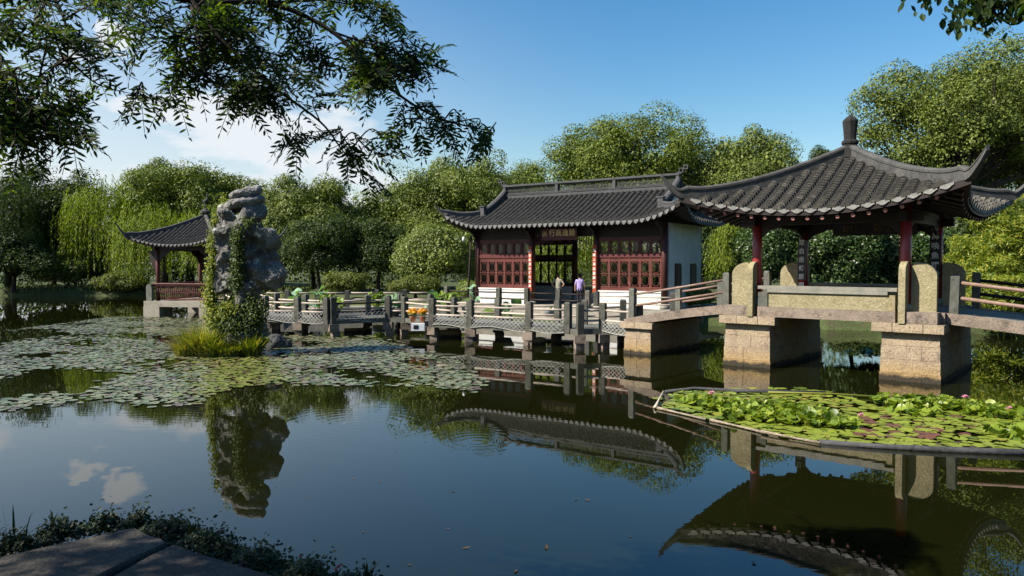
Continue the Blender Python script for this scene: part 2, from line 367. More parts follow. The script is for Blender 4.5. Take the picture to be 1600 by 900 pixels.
# glass: see-through, tinted dark to stand in for the dim interior, a sheen by angle
gm, gnt, gb = newmat('window_glass', .05, .5)
tr = nd(gnt, 'ShaderNodeBsdfTransparent', Color=(.32, .35, .34, 1)); gl = nd(gnt, 'ShaderNodeBsdfGlossy', Roughness=.04); lw = nd(gnt, 'ShaderNodeFresnel', IOR=1.5)
gx = nd(gnt, 'ShaderNodeMixShader'); gnt.links.new(lw.outputs[0], gx.inputs[0]); gnt.links.new(tr.outputs[0], gx.inputs[1]); gnt.links.new(gl.outputs[0], gx.inputs[2])
gnt.links.new(gx.outputs[0], gnt.nodes['Material Output'].inputs[0]); M['glass'] = gm
# water: turbid olive body under a clear, nearly still surface
wm, wt, wb = newmat('pond_water', .0, .5)
wb.inputs['Base Color'].default_value = (.0058, .0068, .0014, 1); wb.inputs['IOR'].default_value = 1.55; wb.inputs['Roughness'].default_value = .0
wg = nd(wt, 'ShaderNodeNewGeometry'); WP = wg.outputs['Position']
def wv(scale, st, det=2.0, rough=.5):
    mp_ = nd(wt, 'ShaderNodeMapping'); mp_.inputs['Scale'].default_value = st; wt.links.new(WP, mp_.inputs[0])
    n = nd(wt, 'ShaderNodeTexNoise', Scale=scale, Detail=det, Roughness=rough); wt.links.new(mp_.outputs[0], n.inputs['Vector']); return n.outputs[0]
def wm_(op, a, b=None, c=None):
    n = nd(wt, 'ShaderNodeMath', operation=op)
    for i, v in enumerate((a, b, c)):
        if v is None: continue
        if isinstance(v, (int, float)): n.inputs[i].default_value = v
        else: wt.links.new(v, n.inputs[i])
    return n.outputs[0]
calm = nd(wt, 'ShaderNodeMapRange'); wt.links.new(wv(.16, (1, 1, 1)), calm.inputs[0])
calm.inputs[1].default_value = .42; calm.inputs[2].default_value = .68; calm.inputs[3].default_value = .10; calm.inputs[4].default_value = 1
hgt = wm_('MULTIPLY', wm_('MULTIPLY', wv(3.2, (.45, 1.5, 1), 3), calm.outputs[0]), .0011)
hgt = wm_('ADD', hgt, wm_('MULTIPLY', wv(.9, (.5, 1.3, 1), 2), .0006))
def rings(x, y, r0, amp, k):
    d = nd(wt, 'ShaderNodeVectorMath', operation='DISTANCE'); wt.links.new(WP, d.inputs[0]); d.inputs[1].default_value = (x, y, 0)
    s_ = wm_('SINE', wm_('MULTIPLY', d.outputs['Value'], k))
    f = nd(wt, 'ShaderNodeMapRange'); wt.links.new(d.outputs['Value'], f.inputs[0]); f.inputs[1].default_value = r0; f.inputs[2].default_value = r0 * .25
    return wm_('MULTIPLY', wm_('MULTIPLY', s_, f.outputs[0]), amp)
for (px, py, r0, amp, k) in ((748, 706, .55, .0003, 62), (745, 690, 1.5, .00022, 32), (560, 664, 2.6, .00022, 26)):
    q = at(px, py, 0); hgt = wm_('ADD', hgt, rings(q.x, q.y, r0, amp, k))
wbp = nd(wt, 'ShaderNodeBump', Strength=1.0, Distance=1.0); wt.links.new(hgt, wbp.inputs['Height']); wt.links.new(wbp.outputs[0], wb.inputs['Normal'])
M['water'] = wm

# ------------------------------------------------------------------ ground and water
POND = [(-75, 72), (-32, 72.5), (-24, 68), (-16, 60), (-12, 52), (-4.5, 45.5), (-2.2, 41.2), (7.8, 36.6), (10.5, 38), (15, 35.5), (20, 34), (25, 31), (30, 24), (30, 12),
        (20, 4), (14, 1.2), (6, -.6), (.3, 1.4), (-2.4, 3.0), (-4.0, 2.2), (-8, .4), (-20, -4), (-40, 0), (-80, 20)]
def ground_z(x, y):
    d = np.full(x.shape, 1e9); n = len(POND)
    for i in range(n):
        ax, ay = POND[i]; bx_, by = POND[(i + 1) % n]; vx, vy = bx_ - ax, by - ay
        t = np.clip(((x - ax) * vx + (y - ay) * vy) / (vx * vx + vy * vy), 0, 1)
        d = np.minimum(d, np.hypot(x - ax - t * vx, y - ay - t * vy))
    d = np.where(inpoly(x, y, POND), -d, d)
    bumps = .12 * np.sin(x * .7 + 1.3 * np.sin(y * .31)) * np.sin(y * .53 + x * .2)
    near = np.clip((8 - y) / 6, 0, 1)
    top = .75 + bumps + .75 * near
    z = np.where(d < 0, np.maximum(d * .7, -1.1), np.minimum(d * .8, 1) * top)
    return z
def axis_(a, b, st, ext):
    c = np.arange(a, b + st / 2, st); e = np.array([3, 8, 20, 60, 160, 400, 1000, 2500.])
    return np.concatenate([a - e[::-1], c, b + e]) if ext else c
gx_ = axis_(-90, 70, .8, True); gy_ = axis_(-14, 110, .8, True)
X, Y = np.meshgrid(gx_, gy_, indexing='ij'); g_ = MB(); g_.grid(np.stack([X, Y, ground_z(X, Y)], -1)[:, ::-1])
gobj = struct(g_.build('ground', M['ground'], smooth=True))
w_ = MB(); w_.add([(-85, -8, 0), (35, -8, 0), (35, 78, 0), (-85, 78, 0)], [0, 1, 2, 3]); struct(w_.build('water', M['water']))

# ------------------------------------------------------------------ leaves
def unit(a): return a / np.maximum(np.linalg.norm(a, axis=-1, keepdims=True), 1e-9)
def leaves(mb, P, N, A, L, Wd, fold=.0, pointed=True):
    """leaf blades: centre P, facing N, long axis A (made square to N), length L, width Wd"""
    n = len(P); L = np.broadcast_to(np.asarray(L, float), (n,))[:, None]; Wd = np.broadcast_to(np.asarray(Wd, float), (n,))[:, None]
    N = unit(N); A = unit(A - N * (A * N).sum(1, keepdims=True)); B = np.cross(N, A)
    if not pointed:
        V = np.stack([P - A * L / 2, P + B * Wd / 2 + N * fold * Wd, P + A * L / 2, P - B * Wd / 2 + N * fold * Wd], 1)
        k = np.arange(n)[:, None] * 4; mb.add(V.reshape(-1, 3), k + np.array([0, 1, 2, 3])); return
    V = np.stack([P - A * L / 2, P + A * L / 2, P - A * L * .12 + B * Wd / 2 + N * fold * Wd, P + A * L * .22 + B * Wd * .38 + N * fold * Wd,
                  P - A * L * .12 - B * Wd / 2 + N * fold * Wd, P + A * L * .22 - B * Wd * .38 + N * fold * Wd], 1)
    k = np.arange(n)[:, None] * 6
    mb.add(V.reshape(-1, 3), np.concatenate([k + np.array([0, 2, 3, 1]), k + np.array([0, 1, 5, 4])]))
def rdir(r, n, zmin=-1.0):
    z = r.uniform(zmin, 1, n); a = r.uniform(0, 2 * math.pi, n); q = np.sqrt(1 - z * z)
    return np.stack([q * np.cos(a), q * np.sin(a), z], 1)
def lobes(r, D, k=7, amp=.26):
    o = np.zeros(len(D))
    for _ in range(k): o += amp * np.cos(D @ (r.normal(size=3) * 2.6) + r.uniform(0, 6.28)) / math.sqrt(k) * 1.6
    return o
def clumps(mb, r, cen, rad, n_leaf, L, jitter=.7, up=.25, flat=.75, droop=0.0, asp=.5):
    n = len(cen); D = rdir(r, n * n_leaf, -.75); idx = np.repeat(np.arange(n), n_leaf)
    rr = rad[idx][:, None] * r.uniform(.78, 1.02, (len(D), 1)) * (1 + .07 * r.normal(size=(len(D), 1)))
    P = cen[idx] + D * rr * np.array([1, 1, flat])
    N = D + r.normal(size=D.shape) * jitter + np.array([0, 0, up]); A = r.normal(size=D.shape) + np.array([0, 0, -droop])
    l = L * r.uniform(.7, 1.3, len(D)); leaves(mb, P, N, A, l, l * asp, pointed=False)
def crown_points(r, rx, ry, rz, n, inner=.55, zmin=-.7):
    D = rdir(r, n, zmin); rho = (inner + (1 - inner) * r.uniform(0, 1, n) ** .6) * (1 + lobes(r, D))
    return D * rho[:, None] * np.array([rx, ry, rz]), D
def limb(mb, a, b, r0, r1, r, sag=.12, n=6, k=5):
    a = Vector(a); b = Vector(b); L = (b - a).length; off = Vector(r.normal(size=3)) * L * sag
    pts = [a.lerp(b, t) + off * math.sin(math.pi * t) * .6 + Vector((0, 0, -L * .06 * math.sin(math.pi * t))) for t in np.linspace(0, 1, k)]
    mb.tube(pts, [r0 + (r1 - r0) * t for t in np.linspace(0, 1, k)], n, cap=False); return pts
def broad_tree(name, label, x, y, top, rx, bottom=None, ry=None, mat='broad', seed=1, clump=.9, ncl=None, nl=110, leaf=.26, jit=.36, group='trees round the pond', trunk_r=None, flat=.75, sparse=False, cat='tree', up=.25, base=None, stems=1):
    r = np.random.default_rng(seed); ry = ry or rx; gz = base if base is not None else float(ground_z(np.array([x]), np.array([y]))[0]) - .1
    bottom = gz + (top - gz) * .22 if bottom is None else bottom
    cz = (top + bottom) / 2; rz = (top - bottom) / 2
    root = thing(name, label, cat, (x, y, gz), 0, group)
    ncl = ncl or int(22 * (rx * ry * rz) ** .58 / clump ** 1.6)
    cen, D = crown_points(r, rx - clump * .6, ry - clump * .6, rz - clump * .5, int(ncl * 1.3), .6 if not sparse else .35)
    gap = lobes(r, D * 2.2, 6, .3); keep = np.argsort(gap)[int(len(gap) * .23):]; cen, D = cen[keep], D[keep]; ncl = len(cen)
    cen[:, 2] *= (rz - clump * .75) / cen[:, 2].max(); cen[:, 0] *= (rx - clump * .75) / np.percentile(np.abs(cen[:, 0]), 97)
    cen[:, 2] += cz - gz; rad = clump * r.uniform(.6, 1.6, ncl)
    mb = MB(); clumps(mb, r, cen, rad, int(nl * 2.1), leaf * .76, jitter=jit, flat=flat, up=up)
    if not sparse:      # inner foliage, bigger leaves
        c2, _ = crown_points(r, rx * .6, ry * .6, rz * .55, max(10, ncl // 5), .2); c2[:, 2] += cz - gz
        clumps(mb, r, c2, np.full(len(c2), clump * 1.25), nl // 2, leaf * 1.5)
    mb.build('crown', M[mat], root)
    tb = MB(); tr_ = trunk_r or max(.12, rx * .05)
    for s_ in range(stems):
        ox = 0 if stems == 1 else r.uniform(-.5, .5) * rx * .5
        fork = Vector((r.uniform(-.1, .1) * rx + ox, r.uniform(-.1, .1) * rx, (bottom - gz) + (top - bottom) * .18))
        tb.tube(catmull([(ox * .4, 0, -.4), (ox * .6 + r.uniform(-.1, .1), 0, fork.z * .5), fork], 3), list(np.linspace(tr_ * 1.25, tr_ * .7, 7)), 8)
        for i in r.choice(ncl, min(ncl, 14 if not sparse else 34), replace=False):
            p = limb(tb, fork, cen[i], tr_ * .45, .03, r, n=5)
            if sparse: limb(tb, p[2], cen[(i + 5) % ncl], tr_ * .2, .02, r, n=4, k=4)
    tb.build('trunk', M['bark'], root, True)
    return root
def willow(name, label, x, y, top, rx, bottom, seed, mat='willow', n=420, group='weeping willows', leaf=.30, wid=.055, base=None, dens=.13):
    r = np.random.default_rng(seed); gz = base if base is not None else float(ground_z(np.array([x]), np.array([y]))[0]) - .1
    root = thing(name, label, 'tree', (x, y, gz), 0, group)
    P, N, A = [], [], []; tb = MB(); top_ = top - gz; bot = bottom - gz
    nb = 16; heads = []
    for k in range(nb):
        a = r.uniform(0, 6.28); q = math.sqrt(r.uniform(.02, 1)); heads.append(Vector((math.cos(a) * q * rx * .8, math.sin(a) * q * rx * .8, top_ - (top_ - bot) * (.05 + .38 * q * q) * r.uniform(.6, 1.2))))
    fork = Vector((0, 0, top_ * .35)); tb.tube([(0, 0, -.3), (.1, 0, top_ * .18), fork], [rx * .1, rx * .08, rx * .06], 8)
    for h in heads: limb(tb, fork, h, rx * .04, .03, r, n=5)
    for k in range(n):
        h = heads[r.integers(nb)]; s = np.array(h) + r.normal(size=3) * np.array([rx * .2, rx * .2, (top_ - bot) * .05])
        end = max(bot + r.uniform(0, .25) * (top_ - bot), s[2] - r.uniform(.25, .9) * (top_ - bot)); ln = s[2] - end
        if ln < .5: continue
        m = int(ln / dens); t = np.linspace(0, 1, m); out_ = unit(np.array([[s[0], s[1], 0]]) + 1e-3)[0]
        wob = r.normal(size=2) * .12
        p = np.stack([s[0] + out_[0] * .5 * np.sqrt(t) + wob[0] * t + .05 * r.normal(size=m), s[1] + out_[1] * .5 * np.sqrt(t) + wob[1] * t + .05 * r.normal(size=m), s[2] + .25 * np.sin(np.minimum(t * 6, 3.14)) - ln * t], 1)
        P.append(p); nn = np.tile(out_, (m, 1)) + r.normal(size=(m, 3)) * .7; nn[:, 2] += .3; N.append(nn); A.append(r.normal(size=(m, 3)) * .35 + np.array([0, 0, -1]))
    P = np.concatenate(P); mb = MB(); l = leaf * r.uniform(.7, 1.3, len(P)); leaves(mb, P, np.concatenate(N), np.concatenate(A), l, wid * r.uniform(.8, 1.5, len(P)), pointed=False)
    mb.build('crown', M[mat], root); tb.build('trunk', M['bark'], root, True)
    return root

# ------------------------------------------------------------------ roofs
def tile_rows(mb, P, SL, dr, r, pitch, seg=6):
    ang = np.linspace(0, math.pi, seg); ca, sa = np.cos(ang), np.sin(ang)
    for s in SL:
        d0, d1 = dr(s)
        if d1 - d0 < pitch * 1.2: continue
        m = max(2, int(round((d1 - d0) / pitch))); ds = np.linspace(d0, d1, m + 1)
        Q = np.array([P(s, d) for d in ds]); Lt = np.array([P(s + .02, d) - P(s - .02, d) for d in ds]); Lt = unit(Lt)
        T = unit(np.gradient(Q, axis=0)); Nn = unit(np.cross(Lt, T)); Nn[Nn[:, 2] < 0] *= -1
        V = []; jit = rng.normal(size=m) * .006
        for j in range(m):
            for q, rr, up in ((j, r * .86, -.005), (j + 1, r * 1.1, .022)):
                V.append(Q[q] + Nn[q] * (up + jit[j]) + rr * (ca[:, None] * Lt[q] + sa[:, None] * Nn[q] * .95))
        V = np.concatenate(V); k = np.arange(2 * m - 1)[:, None] * seg; f = []
        for a in range(seg - 1): f.append(k + np.array([a, a + 1, a + 1 + seg, a + seg]))
        mb.add(V, np.concatenate(f), np.arange(seg) + (2 * m - 1) * seg)
def drips(mb, P, SL, dr, w, h, th=.025):
    for s in SL:
        d0, d1 = dr(s)
        if d1 - d0 < .25: continue
        p = P(s, d1); l = unit(P(s + .03, dr(s + .03)[1]) - P(s - .03, dr(s - .03)[1])); t = P(s, d1) - P(s, d1 - .1); t[2] = 0; t = unit(t)
        poly = [(-w, .03), (-w, -.04), (-w * .8, -.4 * h), (-w * .35, -.85 * h), (0, -h), (w * .35, -.85 * h), (w * .8, -.4 * h), (w, -.04), (w, .03)]
        V = [p + l * a + np.array([0, 0, b]) + t * (.03 - b * .25) for a, b in poly] + [p + l * a + np.array([0, 0, b]) + t * (.03 - th - b * .25) for a, b in poly]
        n = len(poly); mb.add(V, np.arange(n), np.arange(n)[::-1] + n, [(i, i + n, (i + 1) % n + n, (i + 1) % n) for i in range(n)])
def deck_sheet(mb, P, SL, dr, nd_=10, th=.16):
    G = np.array([[P(s, d) for d in np.linspace(*dr(s), nd_)] for s in SL])
    mb.mi = 0; mb.grid(G[:, ::-1]); mb.mi = 1; H = G - np.array([0, 0, th]); mb.grid(H)
    mb.grid(np.stack([G[:, -1] - np.array([0, 0, .0]), H[:, -1]], 1)); mb.mi = 0
def rotk(k):
    c, s_ = (1, 0, -1, 0)[k], (0, 1, 0, -1)[k]
    return np.array([[c, -s_, 0], [s_, c, 0], [0, 0, 1.]])
def pyramid_roof(root, E, fl, zE, zA, pw, lift, lp, tip, tipz, sp, r, pitch, mt, md, mr, ridge_h, ridge_w, drip=(.11, .15)):
    Sx = E + fl
    def z0(d): return zE + (zA - zE) * max(0., 1 - d / E) ** pw - max(0, d - E) * .25
    def zz(s, d): return z0(d) + lift * (abs(s) / Sx) ** lp
    def base(s, d): return np.array([s, -d, zz(s, d)])
    dr = lambda s: (min(abs(s), Sx - .01), E + fl * (abs(s) / Sx) ** 3.2)
    n = int(2 * Sx / sp); SL = (np.arange(n) - (n - 1) / 2) * sp; SG = np.linspace(-Sx, Sx, 31); SD = (np.arange(n + 1) - n / 2) * sp
    tl, dk = MB(), MB()
    for k in range(4):
        dp = MB()
        Rk = rotk(k); P = lambda s, d, Rk=Rk: Rk @ base(s, d)
        tile_rows(tl, P, SL, lambda s: (dr(s)[0] + ridge_w * .6, dr(s)[1] + .03), r, pitch)
        deck_sheet(dk, P, SG, dr); drips(dp, P, SD, lambda s: dr(s) if abs(s) < Sx else (0, 0), *drip); dp.build('drip_tiles', md, root)
    dk.build('roof_deck', [M['valley'], M['wood']], root); tl.build('roof_tiles', mt, root)
    for k in range(4):
        Rk = rotk(k); rb = MB()
        ws = [.1, .5, 1, 1.6, 2.2, 2.8, Sx * .86, Sx * .95, Sx]; ws = [w for w in ws if w <= Sx]
        pts = [(w, -w, zz(w, w)) for w in ws]
        last = Vector(pts[-1]); tp = Vector((tip, -tip, tipz - ridge_h * .4))
        ctrl = [Vector(p) for p in pts] + [last.lerp(tp, .55) + Vector((0, 0, -.06)), tp]
        cur = catmull(ctrl, 4); m = len(cur); L0 = 4 * (len(pts) - 1)
        hs = [ridge_h * (1 if i <= L0 - 4 else 1 - .75 * ((i - L0 + 4) / (m - 1 - L0 + 4)) ** .8) for i in range(m)]
        wd = [ridge_w * (1 if i <= L0 else 1 - .6 * (i - L0) / (m - 1 - L0)) for i in range(m)]
        rb.sweep([Rk @ np.array(p) for p in cur], wd, hs, -.04)
        rb.build('hip_ridge', mr, root)
    return base, dr
def rafters(root, base, E, S_, sp, rise, ks=(0, 1, 2, 3)):
    n = Vector((0, -1, -rise)).normalized(); ms = {}
    for L in (1.5, .8, .4, .2):
        mb = MB(); mb.tube([n * -L, n * -L * .5, (0, 0, 0)], .055, 8); mb.M[2][:] = 1; ms[L] = mb.mesh('rafter', [M['wood'], M['rafter']])
    for k in ks:
        for s in np.arange(-S_ * .86, S_ * .87, sp):
            dm = E + .3 * (abs(s) / S_) ** 3.2 - .08; p = rotk(k) @ (base(s, dm) - np.array([0, 0, .27 - .05 * (abs(s) / S_) ** 2]))
            f = abs(s) / S_; link('rafter', ms[1.5 if f < .5 else .8 if f < .66 else .4 if f < .8 else .2], root, p, k * math.pi / 2)
def text_part(name, body, size, mat, parent, loc, rz=0.0, line=1.0, ext=.006, tilt=90):
    cu = bpy.data.curves.new(name, 'FONT'); cu.body = body; cu.size = size; cu.align_x = 'CENTER'; cu.align_y = 'CENTER'; cu.extrude = ext; cu.space_line = line; cu.space_character = 1.12
    cu.offset = .012 * size
    t = bpy.data.objects.new(name, cu); C.objects.link(t); dg = bpy.context.evaluated_depsgraph_get()
    me = bpy.data.meshes.new_from_object(t.evaluated_get(dg)); bpy.data.objects.remove(t); bpy.data.curves.remove(cu)
    me.materials.clear(); me.materials.append(mat); me.name = name
    o = link(name, me, parent, loc); o.rotation_euler = (R(tilt), 0, rz); return o
def w2(loc, rz, p):
    c, s_ = math.cos(rz), math.sin(rz); return (loc[0] + c * p[0] - s_ * p[1], loc[1] + s_ * p[0] + c * p[1], loc[2] + p[2])

# ------------------------------------------------------------------ near pavilion on its stone bridge
PV = (10.545, 23.1, 0.0); PA = R(-40.5); FZ = 1.88; CS = 2.08
pav = thing('pavilion', 'open square pavilion with tiled pyramid roof and red columns on the stone bridge', 'pavilion', PV, PA)
base, dr = pyramid_roof(pav, 3.5, .36, 4.70, 6.62, 1.12, .66, 2.2, 4.24, 6.0, .37, .116, .15, M['tile'], M['drip'], M['ridge'], .34, .2, (.165, .105))
rafters(pav, base, 3.5, 3.86, .40, .3)
f = MB(); f.lathe([(.27, 6.5), (.27, 6.78), (.22, 6.84), (.22, 6.90), (.255, 6.94), (.255, 7.0), (.185, 7.06), (.19, 7.2), (.215, 7.45), (.235, 7.62), (.22, 7.66), (.12, 7.76), (.03, 7.82)], n=10); f.build('finial', M['valley'], pav)
for sx in (-1, 1):
    for sy in (-1, 1):
        c_ = MB(); c_.tube([(sx * CS, sy * CS, FZ + .22), (sx * CS, sy * CS, 3.4), (sx * CS, sy * CS, 4.78)], [.15, .148, .14], 16); co = c_.build('column', M['red'], pav, True)
        c_ = MB(); c_.lathe([(.2, FZ), (.24, FZ + .08), (.24, FZ + .14), (.17, FZ + .23)], (sx * CS, sy * CS, 0), 16); c_.build('column_base', M['ledge'], co, True)
for k in range(4):
    a = rotk(k)
    def side(mb, x0, x1, y0, y1, z0_, z1_):
        V0 = MB(); V0.bx(x0, x1, y0, y1, z0_, z1_); mb.add(V0.V[0] @ a.T, *V0.F)
    b_ = MB(); side(b_, -CS - .45, CS + .45, -CS - .09, -CS + .09, 4.36, 4.62); side(b_, -CS, CS, -CS - .06, -CS + .06, 4.64, 4.74); b_.build('beam', M['wood'], pav)
    for e in (-1, 1):      # corner brackets under the beam
        b_ = MB(); poly = [(e * CS - e * .15, 4.36), (e * CS - e * .8, 4.36), (e * CS - e * .62, 4.27), (e * CS - e * .36, 4.2), (e * CS - e * .15, 4.0)]
        b_.slab(poly, 'y', -CS - .035, -CS + .035); b_.V = [v @ a.T for v in b_.V]; b_.build('bracket', M['wood'], pav)
def board_at(name, label, group, loc, rz, w, z0_, z1_, chars, mat, ink, size, line):
    t = thing(name, label, 'board', loc, rz, group); b_ = MB(); b_.bx(-w / 2, w / 2, -.02, .02, z0_, z1_); b_.build('board', mat, t)
    text_part('lettering', '\n'.join(chars), size, ink, t, (0, -.028, (z0_ + z1_) / 2), 0, line); return t
board_at('couplet_board', 'black board of white characters on the back column beside the willow, red column base below', 'couplet boards on the pavilion columns', w2(PV, PA, (-CS, CS - .19, 0)), PA + R(-8), .29, FZ + .75, 4.02, '一眾自是脩原明', M['black'], M['ink'], .21, 1.42)
board_at('couplet_board', 'black board of white characters on the back column beside the ramp post', 'couplet boards on the pavilion columns', w2(PV, PA, (CS - .03, CS - .2, 0)), PA + R(10), .31, FZ + .9, 4.1, '阿鼻喚魚躍龍鄉', M['black'], M['ink'], .23, 1.32)
t = thing('name_plaque', 'dark plaque with faint characters under the back beam of the near pavilion', 'plaque', w2(PV, PA, (.25, CS - .16, 0)), PA)
b_ = MB(); b_.bx(-1.3, 1.3, -.03, .03, 4.14, 4.58); b_.build('board', M['black'], t)
text_part('lettering', '影之樂', .3, M['dimgold'], t, (.45, -.04, 4.36)); text_part('signature', '庚申秋月\n書於湖上', .11, M['dimgold'], t, (-.75, -.04, 4.36))

br = thing('stone_bridge', 'granite bridge on block piers carrying the near pavilion, with sloping ramps', 'bridge', PV, PA)
def pier(u0, u1, v0, v1, ztop, courses, seed):
    r = np.random.default_rng(seed); p = MB(); zb = -.9; hh = (ztop - zb) / courses
    p.bx(u0 + .05, u1 - .05, v0 + .05, v1 - .05, zb, ztop - .02)
    for c in range(courses):
        g = .09 * (1 - (c + .5) / courses); z0_ = zb + c * hh; z1_ = z0_ + hh - .007
        for (vf, sg) in ((v0 - g, -1), (v1 + g, 1)):
            L = u1 - u0 + 2 * g; k = 2 + (c + seed) % 2; cuts = [0] + sorted((np.arange(1, k) / k + r.uniform(-.12, .12, k - 1)).tolist()) + [1]
            for a, b in zip(cuts[:-1], cuts[1:]):
                o_ = r.uniform(0, .02); p.bx(u0 - g + a * L + (.003 if a else 0), u0 - g + b * L - (.003 if b < 1 else 0), vf - sg * 0 + (-o_ if sg < 0 else 0), vf - sg * .28 + (o_ if sg > 0 else 0), z0_, z1_)
        for (uf, sg) in ((u0 - g, -1), (u1 + g, 1)):
            L = v1 - v0 + 2 * g - .6; k = 4 + c % 2; 
            for i in range(k):
                o_ = r.uniform(0, .02); p.bx(uf - (o_ if sg < 0 else -o_), uf - sg * .27, v0 - g + .29 + i / k * L + .006, v0 - g + .29 + (i + 1) / k * L - .006, z0_, z1_)
    return p.build('pier', M['pier'], br)
def capstones(u0, u1, v0, v1, z0_, z1_, cuts):
    p = MB(); p.bx(u0 + .02, u1 - .02, v0 + .32, v1 - .32, z0_, z1_ - .01)
    for a, b in zip(cuts[:-1], cuts[1:]):
        for vv in ((v0, v0 + .3), (v1 - .3, v1)): p.bx(u0 + (u1 - u0) * a + .008, u0 + (u1 - u0) * b - .008, *vv, z0_, z1_)
    p.build('pier_cap', M['pier'], br)
pier(1.58, 2.98, -2.3, 2.3, 1.34, 6, 3); capstones(1.34, 3.12, -2.52, 2.5, 1.342, 1.58, [0, .3, .72, 1])
pier(-2.98, -1.58, -2.3, 2.3, 1.34, 6, 4); capstones(-3.12, -1.34, -2.52, 2.5, 1.342, 1.58, [0, .32, .7, 1])
pier(-6.95, -5.95, -1.85, 1.85, .92, 5, 5); capstones(-7.1, -5.8, -2.0, 2.0, .922, 1.13, [0, .45, 1])
pier(6.3, 7.4, -1.85, 1.85, .92, 5, 6); capstones(6.15, 7.55, -2.0, 2.0, .922, 1.13, [0, .5, 1])
d_ = MB(); d_.bx(-3.05, 3.05, -2.1, 2.1, 1.6, FZ); d_.build('deck', M['deck'], br)
for sv in (-1, 1):
    d_ = MB(); d_.bx(-1.92, 1.92, sv * 2.13, sv * 2.42, 1.583, FZ + .01); d_.build('edge_beam', M['deck'], br)
    # seat parapet between the upright slabs: rough panel under two grey ledges
    d_ = MB(); d_.bx(-1.9, 1.9, sv * 2.2, sv * 2.36, FZ + .012, 2.33); pn = d_.build('parapet', M['stela'], br)
    d_ = MB(); d_.bx(-1.62, 1.72, sv * 2.17, sv * 2.42, 2.332, 2.43); d_.bx(-1.95, 1.95, sv * 2.08, sv * 2.4, 2.433, 2.53); d_.build('seat_ledge', M['ledge'], pn)
    d_ = MB(); d_.bx(-1.91, -1.62, sv * 2.19, sv * 2.40, FZ + .014, 2.328); d_.build('end_block', M['post'], pn)
def arch(w, h, k=7, right=True):      # a slab outline: square foot, one shoulder rounded
    pts = [(0, 0), (w, 0)]
    rr = w * .8
    pts += [(w - rr + rr * math.cos(a), h - rr * .75 + rr * .75 * math.sin(a)) for a in np.linspace(0, math.pi / 2, k)]
    pts += [(.1, h - .02), (0, h - .1)]
    return pts
for su in (-1, 1):
    for sv in (-1, 1):
        s_ = MB(); w_s = .62; poly = [(su * (2.24 + a), 1.62 + b) for a, b in arch(w_s, 1.62)]
        s_.slab(poly, 'y', sv * 1.96, sv * 2.14); s_.build('upright_slab', M['stela'], br)
        s_ = MB(); poly = [(sv * (2.10 + a), 1.585 + b) for a, b in arch(.46, 1.68)]
        s_.slab(poly, 'x', su * 2.02, su * 2.19); s_.build('upright_slab', M['stela'], br)
        s_ = MB(); s_.bx(su * 2.14, su * 2.95, sv * 2.08, sv * 2.5, 1.584, FZ + .02); s_.build('plinth_stone', M['deck'], br)
def ramp(u0, z0_, u1, z1_, th=.26):
    for (a, b, nm, mt) in ((-1.9, -1.55, 'ramp_edge', 'deck'), (-1.53, 1.53, 'ramp', 'ledge'), (1.55, 1.9, 'ramp_edge', 'deck')):
        r_ = MB(); k = 8; us = np.linspace(u0, u1, k); zs = z0_ + (z1_ - z0_) * np.linspace(0, 1, k) + .05 * np.sin(np.linspace(0, math.pi, k))
        e = .03 if nm == 'ramp_edge' else 0
        poly = [(u, z + e) for u, z in zip(us, zs)] + [(u, z - th) for u, z in zip(us[::-1], zs[::-1])]
        r_.slab(poly, 'y', a, b); r_.build(nm, M[mt], br)
ramp(-7.0, 1.2, -3.06, 1.86); ramp(3.06, 1.84, 10.2, .98)

